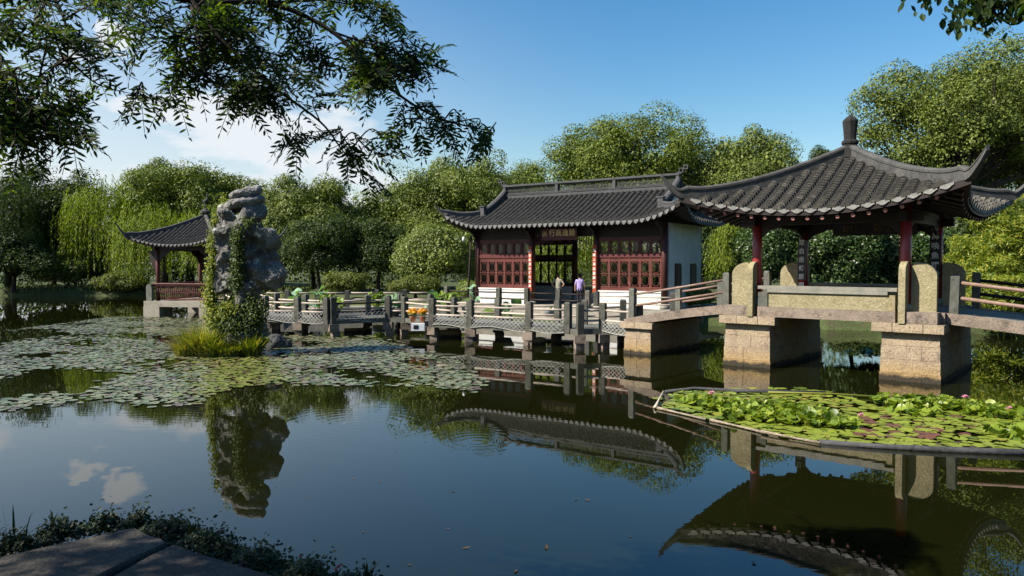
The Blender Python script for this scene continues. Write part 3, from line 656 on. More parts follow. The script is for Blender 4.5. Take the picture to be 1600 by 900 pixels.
def post_mesh(h, w=.21, m='post'):
    p = MB(); p.box((0, 0, h / 2 - .03), (w, w, h - .06)); p.box((0, 0, h - .03), (w, w, .058), top=.72); return p.mesh('post', M[m])
PM = {}
def railing(name, label, pts, heights, h, mat='rail', pm='post', r=.04, group='railings of the bridges and walkways', net=None, skip=(), w=.21, rz=0.0):
    """posts at pts (x, y, z of the deck) joined by round rails; net = (low, high) heights"""
    o = Vector(pts[0]); root = thing(name, label, 'railing', o, 0, group)
    key = (h, w, pm)
    if key not in PM: PM[key] = post_mesh(h, w, pm)
    ext = Vector((0, 0, 0))
    for i, p in enumerate(pts):
        q = Vector(p) - o; n = Vector(pts[min(i + 1, len(pts) - 1)]) - Vector(pts[max(i - 1, 0)])
        po = link('post', PM[key], root, q, 0); po.rotation_euler = (random.gauss(0, .012), random.gauss(0, .012), math.atan2(n.y, n.x) + rz + random.gauss(0, .03)); po.scale = (1, 1, random.uniform(.97, 1.03))
    for i in range(len(pts) - 1):
        if i in skip: continue
        a, b = Vector(pts[i]) - o, Vector(pts[i + 1]) - o; t = (b - a).normalized() * (w * .5 - .03)
        for hh in heights:
            m = MB(); sg = Vector((0, 0, -.012)); A_ = a + t + Vector((0, 0, hh)); B_ = b - t + Vector((0, 0, hh)); m.tube([A_, (A_ + B_) / 2 + sg, B_], [r, r * 1.05, r], 8); m.build('rail', M[mat], root, True)
        if net and i not in net[2]:
            m = MB(); L = (b - a).length; n = max(4, int(L / .19)); ux = (b - a).normalized(); out_ = Vector((ux.y, -ux.x, 0)); out_ *= (-1 if out_.y > 0 else 1); H = net[1] - net[0]
            def pt(s_, v):      # sagging sheet of rope
                return a + ux * s_ + Vector((0, 0, net[1] - H * v * (.86 + .14 * math.sin(s_ * 2.1 + i)))) + out_ * (.13 + .05 * math.sin(v * 3))
            for k in range(-5, n + 1):
                for sg in (1, -1):
                    P_ = []
                    for v in np.linspace(0, 1, 5):
                        s0 = (k + .5) / n * L + (v if sg > 0 else 1 - v) * .6
                        if 0.08 < s0 < L - .08: P_.append(pt(s0, v))
                    if len(P_) > 1: m.tube(P_, .0085, 3, cap=False)
            m.tube([pt(s_, 1) for s_ in np.linspace(.1, L - .1, 6)], .012, 4); m.build('net', M['net'], root)
    return root
def L3(u, v, z): return w2(PV, PA, (u, v, z))
zr = lambda u: 1.2 + .66 * (u + 7) / 3.94 + .05
zq = lambda u: 1.84 - .86 * (u - 3.06) / 7.14 + .05
railing('railing', 'brown painted rails on the pond side of the ramp rising to the near pavilion', [L3(-6.75, -1.72, zr(-6.75) - .02), L3(-3.22, -1.72, zr(-3.22) - .02)], (.42, .82), 1.05, net=None)
railing('railing', 'brown painted rails on the far side of the ramp between hall and near pavilion', [L3(-6.75, 1.72, zr(-6.75) - .02), L3(-5.0, 1.72, zr(-5) - .02), L3(-3.22, 1.72, zr(-3.22) - .02)], (.42, .82), 1.05)
railing('railing', 'long brown rails sloping down from the near pavilion, on its lit pond side', [L3(3.2, -1.72, zq(3.2) - .03), L3(6.7, -1.72, zq(6.7) - .03), L3(10.1, -1.72, zq(10.1) - .03)], (.45, .86), 1.08, r=.05)
railing('railing', 'dark shaded rails behind the ramp that slopes down from the near pavilion', [L3(3.2, 1.72, zq(3.2) - .03), L3(6.7, 1.72, zq(6.7) - .03), L3(10.1, 1.72, zq(10.1) - .03)], (.45, .86), 1.08, mat='wood', pm='postdark', r=.05)  # darker rail and post colours stand in for shade on this side

# ------------------------------------------------------------------ the hall
HC = (4.295, 43.23, 0.0); HA = R(-34.2); HF = .85; HX = 5.97; HY = 2.5
hall = thing('hall', 'dark timber hall with red lattice windows and long grey tiled roof by the pond', 'hall', HC, HA)
EX, EY, RX = 7.4, 3.9, 5.7
def hz(d): return 5.38 + 1.92 * max(0, 1 - d / EY) ** 1.22 - max(0, d - EY) * .2
def hf(s, d): return np.array([s, -d, hz(d) + .78 * (max(0, abs(s) - 4.5) / 2.9) ** 2 * (d / EY)])
def hs(s, d): return np.array([-(RX + d - 2.2), -s, hz(d) + .78 * (max(0, abs(s) - 1.2) / 2.7) ** 2 * (d / EY)])
def hdr(s): return (0.0 if abs(s) <= RX else 2.2 + abs(s) - RX, EY + .22 * (max(0, abs(s) - 4.5) / 2.9) ** 2)
def sdr(s): return (2.2 if abs(s) <= 2.2 else abs(s), EY + .22 * (max(0, abs(s) - 1.2) / 2.7) ** 2)
tl, dk, dp = MB(), MB(), MB()
flip = np.diag([-1., -1., 1.])
n = 44; SL = (np.arange(n) - (n - 1) / 2) * .336; SD = (np.arange(n + 1) - n / 2) * .336
SG = np.unique(np.concatenate([np.linspace(-EX, -RX, 6), np.linspace(-RX, RX, 13), np.linspace(RX, EX, 6)]))
n2 = 23; SL2 = (np.arange(n2) - (n2 - 1) / 2) * .336; SD2 = (np.arange(n2 + 1) - n2 / 2) * .336; SG2 = np.linspace(-EY, EY, 21)
for Fm in (np.eye(3), flip):
    Pf = lambda s, d, Fm=Fm: Fm @ hf(s, d)
    Ps = lambda s, d, Fm=Fm: Fm @ hs(s, d)
    tile_rows(tl, Pf, SL, lambda s: (hdr(s)[0] + (.12 if abs(s) <= RX else .14), hdr(s)[1] + .03), .112, .19)
    tile_rows(tl, Ps, SL2, lambda s: (sdr(s)[0] + .1, sdr(s)[1] + .03), .112, .19)
    deck_sheet(dk, Pf, SG, lambda s: (min(hdr(s)[0], EY - .01), hdr(s)[1])); deck_sheet(dk, Ps, SG2, lambda s: (min(sdr(s)[0], EY - .01), sdr(s)[1]), 6)
    dp = MB(); drips(dp, Pf, [s for s in SD if abs(s) < EX - .1], hdr, .135, .2); dp.build('drip_tiles', M['dripdark'], hall); dp = MB(); drips(dp, Ps, [s for s in SD2 if abs(s) < EY - .1], sdr, .135, .2); dp.build('drip_tiles', M['dripdark'], hall)
dk.build('roof_deck', [M['valley'], M['wood']], hall); tl.build('roof_tiles', M['tiledark'], hall)
# main ridge with three openwork panels
rg = MB(); rz0 = 7.22
rg.bx(-RX - .02, RX + .02, -.16, .16, rz0, rz0 + .22); rg.bx(-RX - .05, RX + .05, -.19, .19, rz0 + .222, rz0 + .27); rg.bx(-RX - .1, RX + .1, -.17, .17, rz0 + .76, rz0 + .83); rg.bx(-RX - .06, RX + .06, -.11, .11, rz0 + .832, rz0 + .88)
for x in (-RX, -RX / 3, RX / 3, RX): rg.bx(x - .09, x + .09, -.14, .14, rz0 + .272, rz0 + .758)
ro = rg.build('main_ridge', M['ridgedark'], hall)
lt = MB()
for k in range(3):
    xa, xb = -RX + k * RX * 2 / 3 + .1, -RX + (k + 1) * RX * 2 / 3 - .1
    lt.bx(xa, xb, -.10, .10, rz0 + .3, rz0 + .345); lt.bx(xa, xb, -.10, .10, rz0 + .69, rz0 + .735)
    m_ = int((xb - xa) / .12)
    for i in range(m_):
        xc = xa + (i + .5) * (xb - xa) / m_
        for sg in (1, -1): lt.box((xc, sg * .012, rz0 + .515), (.022, .03, .42), M=Matrix.Rotation(sg * R(33), 3, 'Y'))
        lt.bx(xc - .05, xc + .05, -.03, .03, rz0 + .505, rz0 + .525)
lt.build('openwork', M['ridgedark'], ro)
for sx in (-1, 1):      # square scroll at each end of the ridge
    sc = MB()
    for (cx, cz, q) in ((sx * (RX + .16), rz0 + 1.02, .26), (sx * (RX + .42), rz0 + 1.18, .24)):
        for (a, b, c, d) in ((-q / 2, q / 2, -.02, .02),): pass
        t_ = .045
        sc.bx(cx - q / 2, cx + q / 2, -.05, .05, cz - q / 2, cz - q / 2 + t_); sc.bx(cx - q / 2, cx + q / 2, -.05, .05, cz + q / 2 - t_, cz + q / 2)
        sc.bx(cx - q / 2, cx - q / 2 + t_, -.049, .049, cz - q / 2 + t_, cz + q / 2 - t_); sc.bx(cx + q / 2 - t_, cx + q / 2, -.049, .049, cz - q / 2 + t_, cz + q / 2 - t_)
    sc.bx(sx * (RX - .1), sx * (RX + .2), -.06, .06, rz0 + .84, rz0 + .93); sc.build('ridge_end', M['ridgedark'], hall)
    for sy in (-1, 1):
        q = MB(); q.sweep([(sx * RX, sy * d, hz(d)) for d in np.linspace(.12, 2.25, 9)], .26, [.62, .56, .52, .49, .47, .46, .46, .46, .46], -.05)
        q.box((sx * RX, sy * 2.36, hz(2.3) + .22), (.3, .26, .7)); q.box((sx * RX, sy * 2.36, hz(2.3) + .6), (.38, .34, .07)); q.build('descending_ridge', M['ridgedark'], hall)
        q = MB(); ctrl = [(sx * (RX + a), sy * (2.2 + a), hf(RX + a, 2.2 + a)[2]) for a in (.15, .6, 1.1, 1.5, 1.7)] + [(sx * (RX + 1.95), sy * (2.2 + 1.95), 6.34), (sx * (RX + 2.15), sy * (2.2 + 2.15), 6.72)]
        cu_ = catmull(ctrl, 4); m_ = len(cu_); q.sweep(cu_, [.22 * (1 - .6 * max(0, i / (m_ - 1) - .6) / .4) for i in range(m_)], [.32 * (1 - .8 * max(0, i / (m_ - 1) - .55) / .45) for i in range(m_)], -.05); q.build('hip_ridge', M['ridgedark'], hall)
    g = MB(); g.slab([(-2.25, hz(2.2) - .1), (2.25, hz(2.2) - .1), (1.6, hz(1.6) - .12), (.8, hz(.8) - .12), (0, hz(0) - .1), (-.8, hz(.8) - .12), (-1.6, hz(1.6) - .12)], 'x', sx * (RX - .25), sx * (RX - .12)); g.build('gable_wall', M['white'], hall)
b_ = MB(); b_.bx(-7.4, 7.3, -4.3, 3.6, -.8, HF); b_.build('platform', M['base'], hall)
cols = [-HX, -2.07, 2.07, HX]
for y in (-HY, HY):
    for x in cols:
        c_ = MB(); c_.tube([(x, y, HF + .2), (x, y, 5.55)], [.17, .16], 14); co = c_.build('column', M['umber'], hall, True)
        c_ = MB(); c_.lathe([(.22, HF), (.26, HF + .08), (.2, HF + .2)], (x, y, 0), 14); c_.build('column_base', M['ledge'], co, True)
def bar(mb, p, q, th, y=0.0, dep=.03):
    (x0, z0_), (x1, z1_) = p, q; L = math.hypot(x1 - x0, z1_ - z0_); a = math.atan2(z1_ - z0_, x1 - x0)
    mb.box(((x0 + x1) / 2, y, (z0_ + z1_) / 2), (L, dep, th), M=Matrix.Rotation(-a, 3, 'Y'))
def octagon(mb, cx, cz, w, h, c, th=.026, ties=True, W=0, H=0):
    P_ = [(cx - w / 2 + c, cz - h / 2), (cx + w / 2 - c, cz - h / 2), (cx + w / 2, cz - h / 2 + c), (cx + w / 2, cz + h / 2 - c), (cx + w / 2 - c, cz + h / 2), (cx - w / 2 + c, cz + h / 2), (cx - w / 2, cz + h / 2 - c), (cx - w / 2, cz - h / 2 + c)]
    for i in range(8): bar(mb, P_[i], P_[(i + 1) % 8], th)
    if ties:
        for sx in (-1, 1):
            for fz in (-.22, .22): bar(mb, (cx + sx * w / 2, cz + fz * h), (cx + sx * W / 2, cz + fz * h), th * .9)
        for sz in (-1, 1):
            for fx in (-.2, .2): bar(mb, (cx + fx * w, cz + sz * h / 2), (cx + fx * w, cz + sz * H / 2), th * .9)
BW = 3.58 / 6
def window_panel(mat):
    m = MB(); w = BW - .012; z0_, z1_ = 0, 1.76
    m.bx(-w / 2, -w / 2 + .055, -.03, .03, z0_, z1_); m.bx(w / 2 - .055, w / 2, -.03, .03, z0_, z1_)
    for a, b in ((0, .05), (.17, .22), (.87, .91), (1.55, 1.60), (1.71, 1.76)): m.bx(-w / 2 + .055, w / 2 - .055, -.028, .028, a, b)
    m.bx(-w / 2 + .055, w / 2 - .055, -.01, .01, .05, .17); m.bx(-w / 2 + .055, w / 2 - .055, -.01, .01, 1.60, 1.71)
    m.bx(-w / 2 + .09, w / 2 - .09, -.018, -.01, .075, .145); m.bx(-w / 2 + .09, w / 2 - .09, -.018, -.01, 1.62, 1.69)
    for cz in (.545, 1.23): octagon(m, 0, cz, w - .2, .5, .09, .02, True, w - .11, .65)
    return m.mesh('window_panel', mat)
def transom(mat):
    m = MB(); w = BW - .012; H = .74
    m.bx(-w / 2, -w / 2 + .05, -.025, .025, 0, H); m.bx(w / 2 - .05, w / 2, -.025, .025, 0, H); m.bx(-w / 2 + .05, w / 2 - .05, -.024, .024, 0, .05); m.bx(-w / 2 + .05, w / 2 - .05, -.024, .024, H - .05, H)
    octagon(m, 0, H / 2, w - .17, H - .16, .1, .022, True, w - .1, H - .1); return m.mesh('transom', mat)
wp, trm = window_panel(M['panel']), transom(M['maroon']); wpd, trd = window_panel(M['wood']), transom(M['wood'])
gp = MB(); gp.add([(-BW / 2 + .05, .036, .22), (BW / 2 - .05, .036, .22), (BW / 2 - .05, .036, 1.56), (-BW / 2 + .05, .036, 1.56)], [0, 1, 2, 3]); gpm = gp.mesh('pane', M['glass']); gp = MB(); gp.add([(-BW / 2 + .05, .032, .05), (BW / 2 - .05, .032, .05), (BW / 2 - .05, .032, .69), (-BW / 2 + .05, .032, .69)], [0, 1, 2, 3]); gtm = gp.mesh('pane', M['glass'])
for sx in (-1, 1):
    xc = sx * 4.02; xa, xb = xc - 1.79, xc + 1.79
    w_ = MB(); w_.bx(xa - .02, xb + .02, -HY - .11, -HY + .11, HF, 1.68); wl = w_.build('dado_wall', M['white'], hall)
    w_ = MB(); w_.bx(xa - .05, xb + .05, -HY - .15, -HY + .15, 1.683, 1.76); w_.build('sill', M['white'], wl)
    for i in range(6):
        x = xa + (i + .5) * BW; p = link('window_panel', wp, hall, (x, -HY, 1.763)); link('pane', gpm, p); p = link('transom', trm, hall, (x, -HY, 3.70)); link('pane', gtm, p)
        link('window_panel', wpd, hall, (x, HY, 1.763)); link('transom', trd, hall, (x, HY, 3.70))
    for y in (-HY, HY):
        w_ = MB(); w_.bx(xa, xb, y - .07, y + .07, 3.526, 3.698); w_.bx(xa, xb, y - .06, y + .06, 4.443, 4.6); w_.build('window_rail', M['maroon'], hall)
        w_ = MB(); w_.bx(xa, xb, y - .04, y + .04, 4.603, 5.28); w_.build('frieze', M['wood'], hall)
    w_ = MB(); w_.bx(xa, xb, HY - .1, HY + .1, HF, 1.76); w_.build('dado_wall', M['white'], hall)
    # side wall: white with two dark windows
    s0 = MB(); X0, X1 = sx * (HX + .02), sx * (HX + .2)
    ys = [(-1.62, -.72), (.62, 1.52)]
    s0.bx(X0, X1, -HY + .18, HY - .18, HF, 1.95); s0.bx(X0, X1, -HY + .18, HY - .18, 3.22, 5.3)
    for a, b in ((-HY + .18, -1.62), (-.72, .62), (1.52, HY - .18)): s0.bx(X0, X1, a, b, 1.952, 3.218)
    sw = s0.build('side_wall', M['white'], hall)
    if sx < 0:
        s0 = MB(); s0.bx(-HX + .005, -HX + .017, -HY + .2, HY - .2, HF, 5.29); s0.build('shade_sheet', M['wood'], hall)  # dark sheet added so this end of the hall looks shaded inside
    for a, b in ys:
        k = .14; poly = [(a + k, 1.96), (b - k, 1.96), (b, 1.96 + k), (b, 3.2 - k), (b - k, 3.2), (a + k, 3.2), (a, 3.2 - k), (a, 1.96 + k)]
        fr = MB(); fr.slab(poly, 'x', sx * (HX + .17), sx * (HX + .24)); fo = fr.build('window', M['wood'], sw)
        fr = MB(); fr.slab([(y * .82 + .18 * (a + b) / 2, z * .84 + .16 * 2.58) for y, z in poly], 'x', sx * (HX + .242), sx * (HX + .25)); fr.build('pane', M['wood'], fo)
b_ = MB(); b_.bx(-HX, HX, -HY - .09, -HY + .09, 5.283, 5.5); b_.bx(-HX, HX, HY - .09, HY + .09, 5.283, 5.5); b_.build('eave_beam', M['wood'], hall)
b_ = MB(); b_.bx(-HX, HX, -HY + .1, HY - .1, 5.3, 5.38); b_.build('ceiling', M['wood'], hall)  # unseen ceiling, added to keep the hall interior dark
for x in cols:
    b_ = MB(); b_.slab([(-HY - .16, 5.28), (-HY - 1.15, 5.3), (-HY - 1.0, 5.14), (-HY - .6, 5.02), (-HY - .35, 4.75), (-HY - .16, 4.45)], 'x', x - .06, x + .06); b_.build('bracket', M['wood'], hall)
# centre bay: fretwork under the lintel, back wall with lattice door leaves and an open third
b_ = MB(); b_.bx(-1.9, 1.9, -HY - .05, -HY + .05, 4.72, 5.28); b_.build('lintel', M['wood'], hall)
fw = MB(); r_ = np.random.default_rng(2)
for i in range(26):
    x = -1.88 + i * 3.76 / 25; dep = .22 + .34 * abs((x / 1.88)) ** 2 + .1 * ((i // 2) % 2); fw.bx(x - .012, x + .012, -HY - .02, -HY + .02, 4.715 - dep, 4.715)
    if i < 25:
        for q in range(3): z_ = 4.715 - dep * (q + .6 + .3 * (i % 2)) / 3.2; fw.bx(x + .013, x + .137, -HY - .018, -HY + .018, z_ - .012, z_ + .012)
fw.build('fretwork', M['maroon'], hall)
b_ = MB(); b_.bx(-1.9, 1.9, HY - .06, HY + .06, 4.9, 5.28); b_.build('door_frame', M['wood'], hall)
b_ = MB(); b_.bx(-1.9, .4, HY - .5, HY - .3, HF, 1.3); b_.build('low_wall', M['white'], hall)
b_ = MB(); b_.tube([(-HX - .42, -HY - .5, HF), (-HX - .30, -HY - .45, 3.0), (-HX - .22, -HY - .42, 4.9)], [.07, .065, .06], 8); b_.build('prop_pole', M['barknear'], hall, True)
t = thing('name_plaque', 'dark red plaque with four gold characters above the open middle of the hall', 'plaque', w2(HC, HA, (-.05, -HY - .42, 0)), HA)
b_ = MB(); b_.bx(-1.12, 1.12, -.03, .03, 4.56, 5.14); b_.bx(-1.16, 1.16, -.04, .04, 4.50, 4.558); b_.build('board', M['maroon'], t)
text_part('lettering', '行高逸猗', .40, M['gold'], t, (.2, -.04, 4.88)); text_part('signature', '一九八\n年書於\n湖上居', .1, M['gold'], t, (-.92, -.04, 4.86))
for sx, chars, lb in ((-1, '樂在此湖山荷風真處', 'vermilion board of white characters on the hall column nearer the rock'), (1, '相映人漫仙愛韓之鄉', 'vermilion board of white characters on the hall column nearer the pavilion ramp')):
    board_at('couplet_board', lb, 'couplet boards on the hall columns', w2(HC, HA, (sx * 2.07 - .03, -HY - .2, 0)), HA + R(-12), .25, 1.62, 4.2, chars, M['orange'], M['ink'], .18, 1.38)
t = thing('hanging_lamp', 'small white globe lamp hanging under the corner eave of the hall', 'lamp', w2(HC, HA, (-6.6, -3.1, 5.3)), HA)
b_ = MB(); b_.tube([(0, 0, 0), (0, 0, -.5)], .012, 5); b_.build('cord', M['wood'], t); b_ = MB(); b_.lathe([(.04, -.48), (.09, -.54), (.11, -.64), (.08, -.74), (.03, -.78)], n=12); b_.build('globe', M['ceramic'], t, True)

# ------------------------------------------------------------------ far pavilion
QV = (-19.1, 46.0, 0.0); QA = R(-15); QF = .95
fp = thing('pavilion', 'small square pavilion with upswept tiled roof standing in the water behind the rock', 'pavilion', QV, QA); fp.scale = (.92, .92, 1)
base, dr = pyramid_roof(fp, 3.15, .3, 4.32, 6.1, 1.1, .62, 2.3, 3.85, 5.78, .30, .1, .17, M['tiledark'], M['dripdark'], M['ridgedark'], .26, .18, (.12, .12))
f = MB(); f.lathe([(.22, 6.0), (.22, 6.3), (.34, 6.34), (.34, 6.46), (.2, 6.52), (.12, 6.62), (.03, 6.66)], n=8); f.build('finial', M['tiledark'], fp)
bd = MB()      # a crane standing on the roof peak
bd.tube([(.0, 0, 6.62), (.0, 0, 6.98)], .02, 5); bd.tube(catmull([(-.22, 0, 6.98), (-.05, 0, 7.08), (.12, 0, 7.14), (.16, 0, 7.3), (.1, 0, 7.45), (.2, 0, 7.5), (.36, 0, 7.46)], 3), [.03, .06, .09, .11, .115, .11, .09, .06, .045, .035, .03, .03, .035, .04, .04, .03, .02, .015, .008], 7); bd.build('crane_figure', M['rockdark'], fp, True)
for sx in (-1, 1):
    for sy in (-1, 1):
        c_ = MB(); c_.tube([(sx * 2.1, sy * 2.1, QF), (sx * 2.1, sy * 2.1, 4.4)], .13, 12); c_.build('column', M['maroon'], fp, True)
for k in range(4):
    a = rotk(k); b_ = MB(); b_.bx(-2.4, 2.4, -2.18, -2.02, 3.98, 4.25); b_.V = [v @ a.T for v in b_.V]; b_.build('beam', M['wood'], fp)
    for e in (-1, 1):
        b_ = MB(); b_.slab([(e * 1.97, 3.98), (e * 1.1, 3.98), (e * 1.35, 3.75), (e * 1.7, 3.6), (e * 1.97, 3.2)], 'y', -2.13, -2.07); b_.V = [v @ a.T for v in b_.V]; b_.build('bracket', M['wood'], fp)
    b_ = MB(); b_.slab([(-2.23, 3.98), (-2.75, 3.98), (-2.7, 3.4), (-2.5, 3.1), (-2.3, 2.75), (-2.23, 2.7)], 'y', -2.14, -2.06); b_.V = [v @ a.T for v in b_.V]; b_.build('bracket', M['wood'], fp)
for k in (0, 1, 3):
    a = rotk(k); b_ = MB(); b_.bx(-2.1, 2.1, -2.22, -2.02, 1.42, 1.5); b_.tube([(-2.2, -2.42, 1.98), (2.2, -2.42, 1.98)], .045, 6); b_.bx(-2.05, 2.05, -2.1, -2.06, 1.0, 1.08); b_.bx(-2.05, 2.05, -2.3, -2.26, 1.8, 1.88)
    for i in range(26):
        x = -1.97 + i * .158; b_.box((x, -2.08, 1.24), (.025, .03, .34)); b_.box((x, -2.29, 1.7), (.025, .03, .44), M=Matrix.Rotation(R(-18), 3, 'X'))
    b_.V = [v @ a.T for v in b_.V]; b_.build('bench_rail', M['maroon'], fp)
b_ = MB(); b_.bx(-2.72, 2.72, -2.72, 2.72, .62, QF)
for sx in (-1, 1):
    for sy in (-1, 1): b_.bx(sx * 2.74, sx * 1.5, sy * 2.74, sy * 1.5, -.6, .617)
b_.build('stone_base', M['base'], fp)
b_ = MB(); b_.slab([(-2.62 + a_, QF + b) for a_, b in arch(.42, 1.0)], 'y', -2.6, -2.42); b_.build('upright_slab', M['post'], fp)

# ------------------------------------------------------------------ zigzag bridge
DZ = .74
FR = [(4.55, 26.35), (3.43, 27.65), (2.55, 27.45), (2.12, 27.75), (.67, 28.6), (-1.7, 30.0), (-3.35, 30.8), (-4.85, 33.2), (-5.65, 33.4), (-7.85, 32.2), (-8.15, 32.3), (-9.6, 32.9), (-11.3, 33.6), (-13.4, 35.6), (-16.0, 41.0)]
BK = [(6.3, 28.5), (4.5, 29.9), (2.95, 29.9), (1.9, 30.5), (-.6, 32.0), (-2.6, 33.2), (-3.9, 35.2), (-5.4, 35.9), (-6.9, 35.3), (-8.3, 34.6), (-9.9, 35.3), (-11.6, 36.4), (-14.2, 41.6)]
zb = thing('zigzag_bridge', 'low zigzag stone footbridge crossing from the rock to the hall and the ramp', 'footbridge', (-3.0, 32, 0))
zo = zb.location
def zpart(mb, name, mat):
    mb.V = [v - np.array(zo) for v in mb.V]; return mb.build(name, mat, zb)
m = MB(); poly = FR + BK[::-1]; P2 = [(x, y) for x, y in poly]
bmx = bmesh.new(); vs = [bmx.verts.new((x, y, DZ)) for x, y in P2]; bmx.faces.new(vs); bmesh.ops.triangulate(bmx, faces=bmx.faces[:])
top = [[v.index for v in f.verts] for f in (bmx.verts.index_update(), bmx.faces)[1]]; bmx.free()
n = len(P2); V = [(x, y, DZ) for x, y in P2] + [(x, y, DZ - .2) for x, y in P2]
m.add(V, np.array(top), np.array(top)[:, ::-1] + n, [(i, i + n, (i + 1) % n + n, (i + 1) % n) for i in range(n)]); zpart(m, 'deck', M['post'])
rr = np.random.default_rng(5)
def stub(x, y, a, w=.42):
    m = MB(); z = DZ - .202; m.box((x, y, z - .16), (w, w * .95, .32), a); k = rr.uniform(-.08, .08)
    m.box((x + k, y, z - .45), (w * .72, w * .7, .26), a + .2, top=1.1); m.box((x - k, y + k, z - .95), (w * .6, w * .55, .74), a - .15, top=.8); zpart(m, 'pier_stone', M['deck'])
for q in (1, 2, 4, 5, 6, 7, 8, 9, 11, 12): stub(FR[q][0], FR[q][1] + .14, rr.uniform(-.5, .5))
for q in (1, 3, 4, 5, 7, 8, 10, 11): stub(BK[q][0], BK[q][1] - .2, rr.uniform(-.5, .5))
for (a, b) in ((5, 5), (6, 6)): pass
for px, py, w, h in ((700, 530, 1.0, .35), (836, 541, .8, .28), (556, 521, 1.2, .2)):
    p = at(px, py, 0); m = MB(); m.box((p.x, p.y + .5, 0), (w, .4, h * 2), .5); zpart(m, 'footing_block', M['pier'])
def dz(p, z=DZ - .21): return (p[0], p[1], z)
def inset(p, d=.1): return (p[0], p[1] + d, DZ - .2)
RH = (.52, .90)
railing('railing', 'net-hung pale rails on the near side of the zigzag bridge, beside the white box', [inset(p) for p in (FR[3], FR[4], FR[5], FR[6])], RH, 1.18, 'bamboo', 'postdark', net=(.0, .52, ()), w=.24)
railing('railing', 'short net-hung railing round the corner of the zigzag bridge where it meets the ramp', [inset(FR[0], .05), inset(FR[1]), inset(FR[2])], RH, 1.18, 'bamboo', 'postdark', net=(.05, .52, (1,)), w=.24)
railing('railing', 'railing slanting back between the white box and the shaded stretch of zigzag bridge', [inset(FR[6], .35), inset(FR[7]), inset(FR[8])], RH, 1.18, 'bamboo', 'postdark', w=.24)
railing('railing', 'shaded dark rails on the middle stretch of the zigzag bridge', [inset(FR[8], .2), inset(FR[9])], RH, 1.18, 'wood', 'postdark', net=(.05, .52, ()), w=.24)  # dark rail colour stands in for the shade of rails facing away
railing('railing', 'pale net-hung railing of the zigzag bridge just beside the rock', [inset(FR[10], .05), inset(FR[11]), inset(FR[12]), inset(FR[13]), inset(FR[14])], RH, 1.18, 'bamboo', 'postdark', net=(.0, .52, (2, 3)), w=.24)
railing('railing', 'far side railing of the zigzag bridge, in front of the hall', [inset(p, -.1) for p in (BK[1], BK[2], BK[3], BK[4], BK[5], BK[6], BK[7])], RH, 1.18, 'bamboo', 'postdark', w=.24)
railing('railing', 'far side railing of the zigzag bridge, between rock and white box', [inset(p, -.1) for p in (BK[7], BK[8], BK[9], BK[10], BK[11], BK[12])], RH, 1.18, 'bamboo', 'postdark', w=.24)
# bank walk behind, and the hall's own front rail
wk = thing('bank_walk', 'narrow stone walk along the bank behind the zigzag bridge', 'walkway', (-9, 42.5, 0))
m = MB(); m.prism([(-6.0, -.6), (5.2, .0), (5.4, 1.3), (-6.0, 1.0)], -.6, .70); m.build('deck', M['base'], wk)
railing('railing', 'small row of stone posts and pale rails along the bank walk under the trees', [(-14.6, 42.1, .7), (-12.9, 42.15, .7), (-11.2, 42.25, .7), (-9.5, 42.35, .7), (-7.8, 42.4, .7), (-6.2, 42.5, .7), (-4.6, 42.6, .7)], (.45, .82), 1.0, 'bamboo', 'postdark', w=.24)
railing('railing', 'dark rails on grey posts along the stone edge in front of the hall doorway', [w2(HC, HA, (x, -4.1, HF - .02)) for x in (-7.1, -5.2, -3.3, -1.4, .6, 2.4)], (.40, .75), 1.0, 'wood', 'postdark', w=.25)
railing('railing', 'pale rails on grey posts along the stone edge below the hall wall nearer the ramp', [w2(HC, HA, (x, -4.1, HF - .02)) for x in (2.9, 4.9, 7.1)], (.35, .7), .95, 'bamboo', 'postdark', w=.25)

# ------------------------------------------------------------------ pots, plants, small things on the bridge
def lotus(name, label, loc, n, h, pot, seed, mat='lotusleaf', rad=.24, potm='greypot', group=None):
    r = np.random.default_rng(seed); t = thing(name, label, 'plant', loc, 0, group)
    p = MB(); p.lathe([(pot * .7, 0), (pot, .32), (pot * 1.06, .36), (pot * .9, .36), (pot * .8, .3)], n=14); p.build('pot', M[potm], t, True)
    lf, st = MB(), MB()
    for i in range(n):
        a = r.uniform(0, 6.28); d = r.uniform(.05, 1) * pot * 1.5; z = h * r.uniform(.45, 1); c = Vector((math.cos(a) * d, math.sin(a) * d, z)); R_ = rad * r.uniform(.6, 1.2)
        nrm = (Vector((0, 0, 1)) + Vector(r.normal(size=3)) * .5).normalized(); u = nrm.orthogonal().normalized(); v = nrm.cross(u)
        k = 12; V = [c - nrm * .04] + [c + (u * math.cos(q) + v * math.sin(q)) * R_ + nrm * (.05 * math.sin(3 * q + a)) for q in np.linspace(0, 6.283, k, endpoint=False)]
        lf.add([tuple(x) for x in V], [(0, 1 + j, 1 + (j + 1) % k) for j in range(k)]); st.tube([(c.x * .3, c.y * .3, .25), (c.x * .7, c.y * .7, z * .6), c], .012, 5, cap=False)
    lf.build('leaves', M[mat], t, True); st.build('stems', M['willow'], t); return t
lotus('lotus_pot', 'cluster of pale blue-green lotus leaves in a tub at the corner post beside the rock', (-8.9, 33.9, DZ), 9, 1.25, .4, 1)
lotus('lime_plant', 'tub of bright lime leaves standing behind the paired posts of the zigzag bridge', (-8.1, 33.2, DZ), 16, 1.05, .35, 2, 'limeleaf', .17)
lotus('lotus_pot', 'lotus tub with drooping grey leaves beside the shaded rails', (-5.6, 34.3, DZ), 9, 1.0, .42, 3)
lotus('lotus_pot', 'lotus tub with few tall leaves near the bank walk under the trees', (-11.2, 37.4, .3), 8, 1.5, .42, 4)
lotus('lotus_pot', 'tall single-stemmed lotus leaves rising at the corner of the hall', (-2.05, 36.7, .3), 6, 1.75, .35, 5)
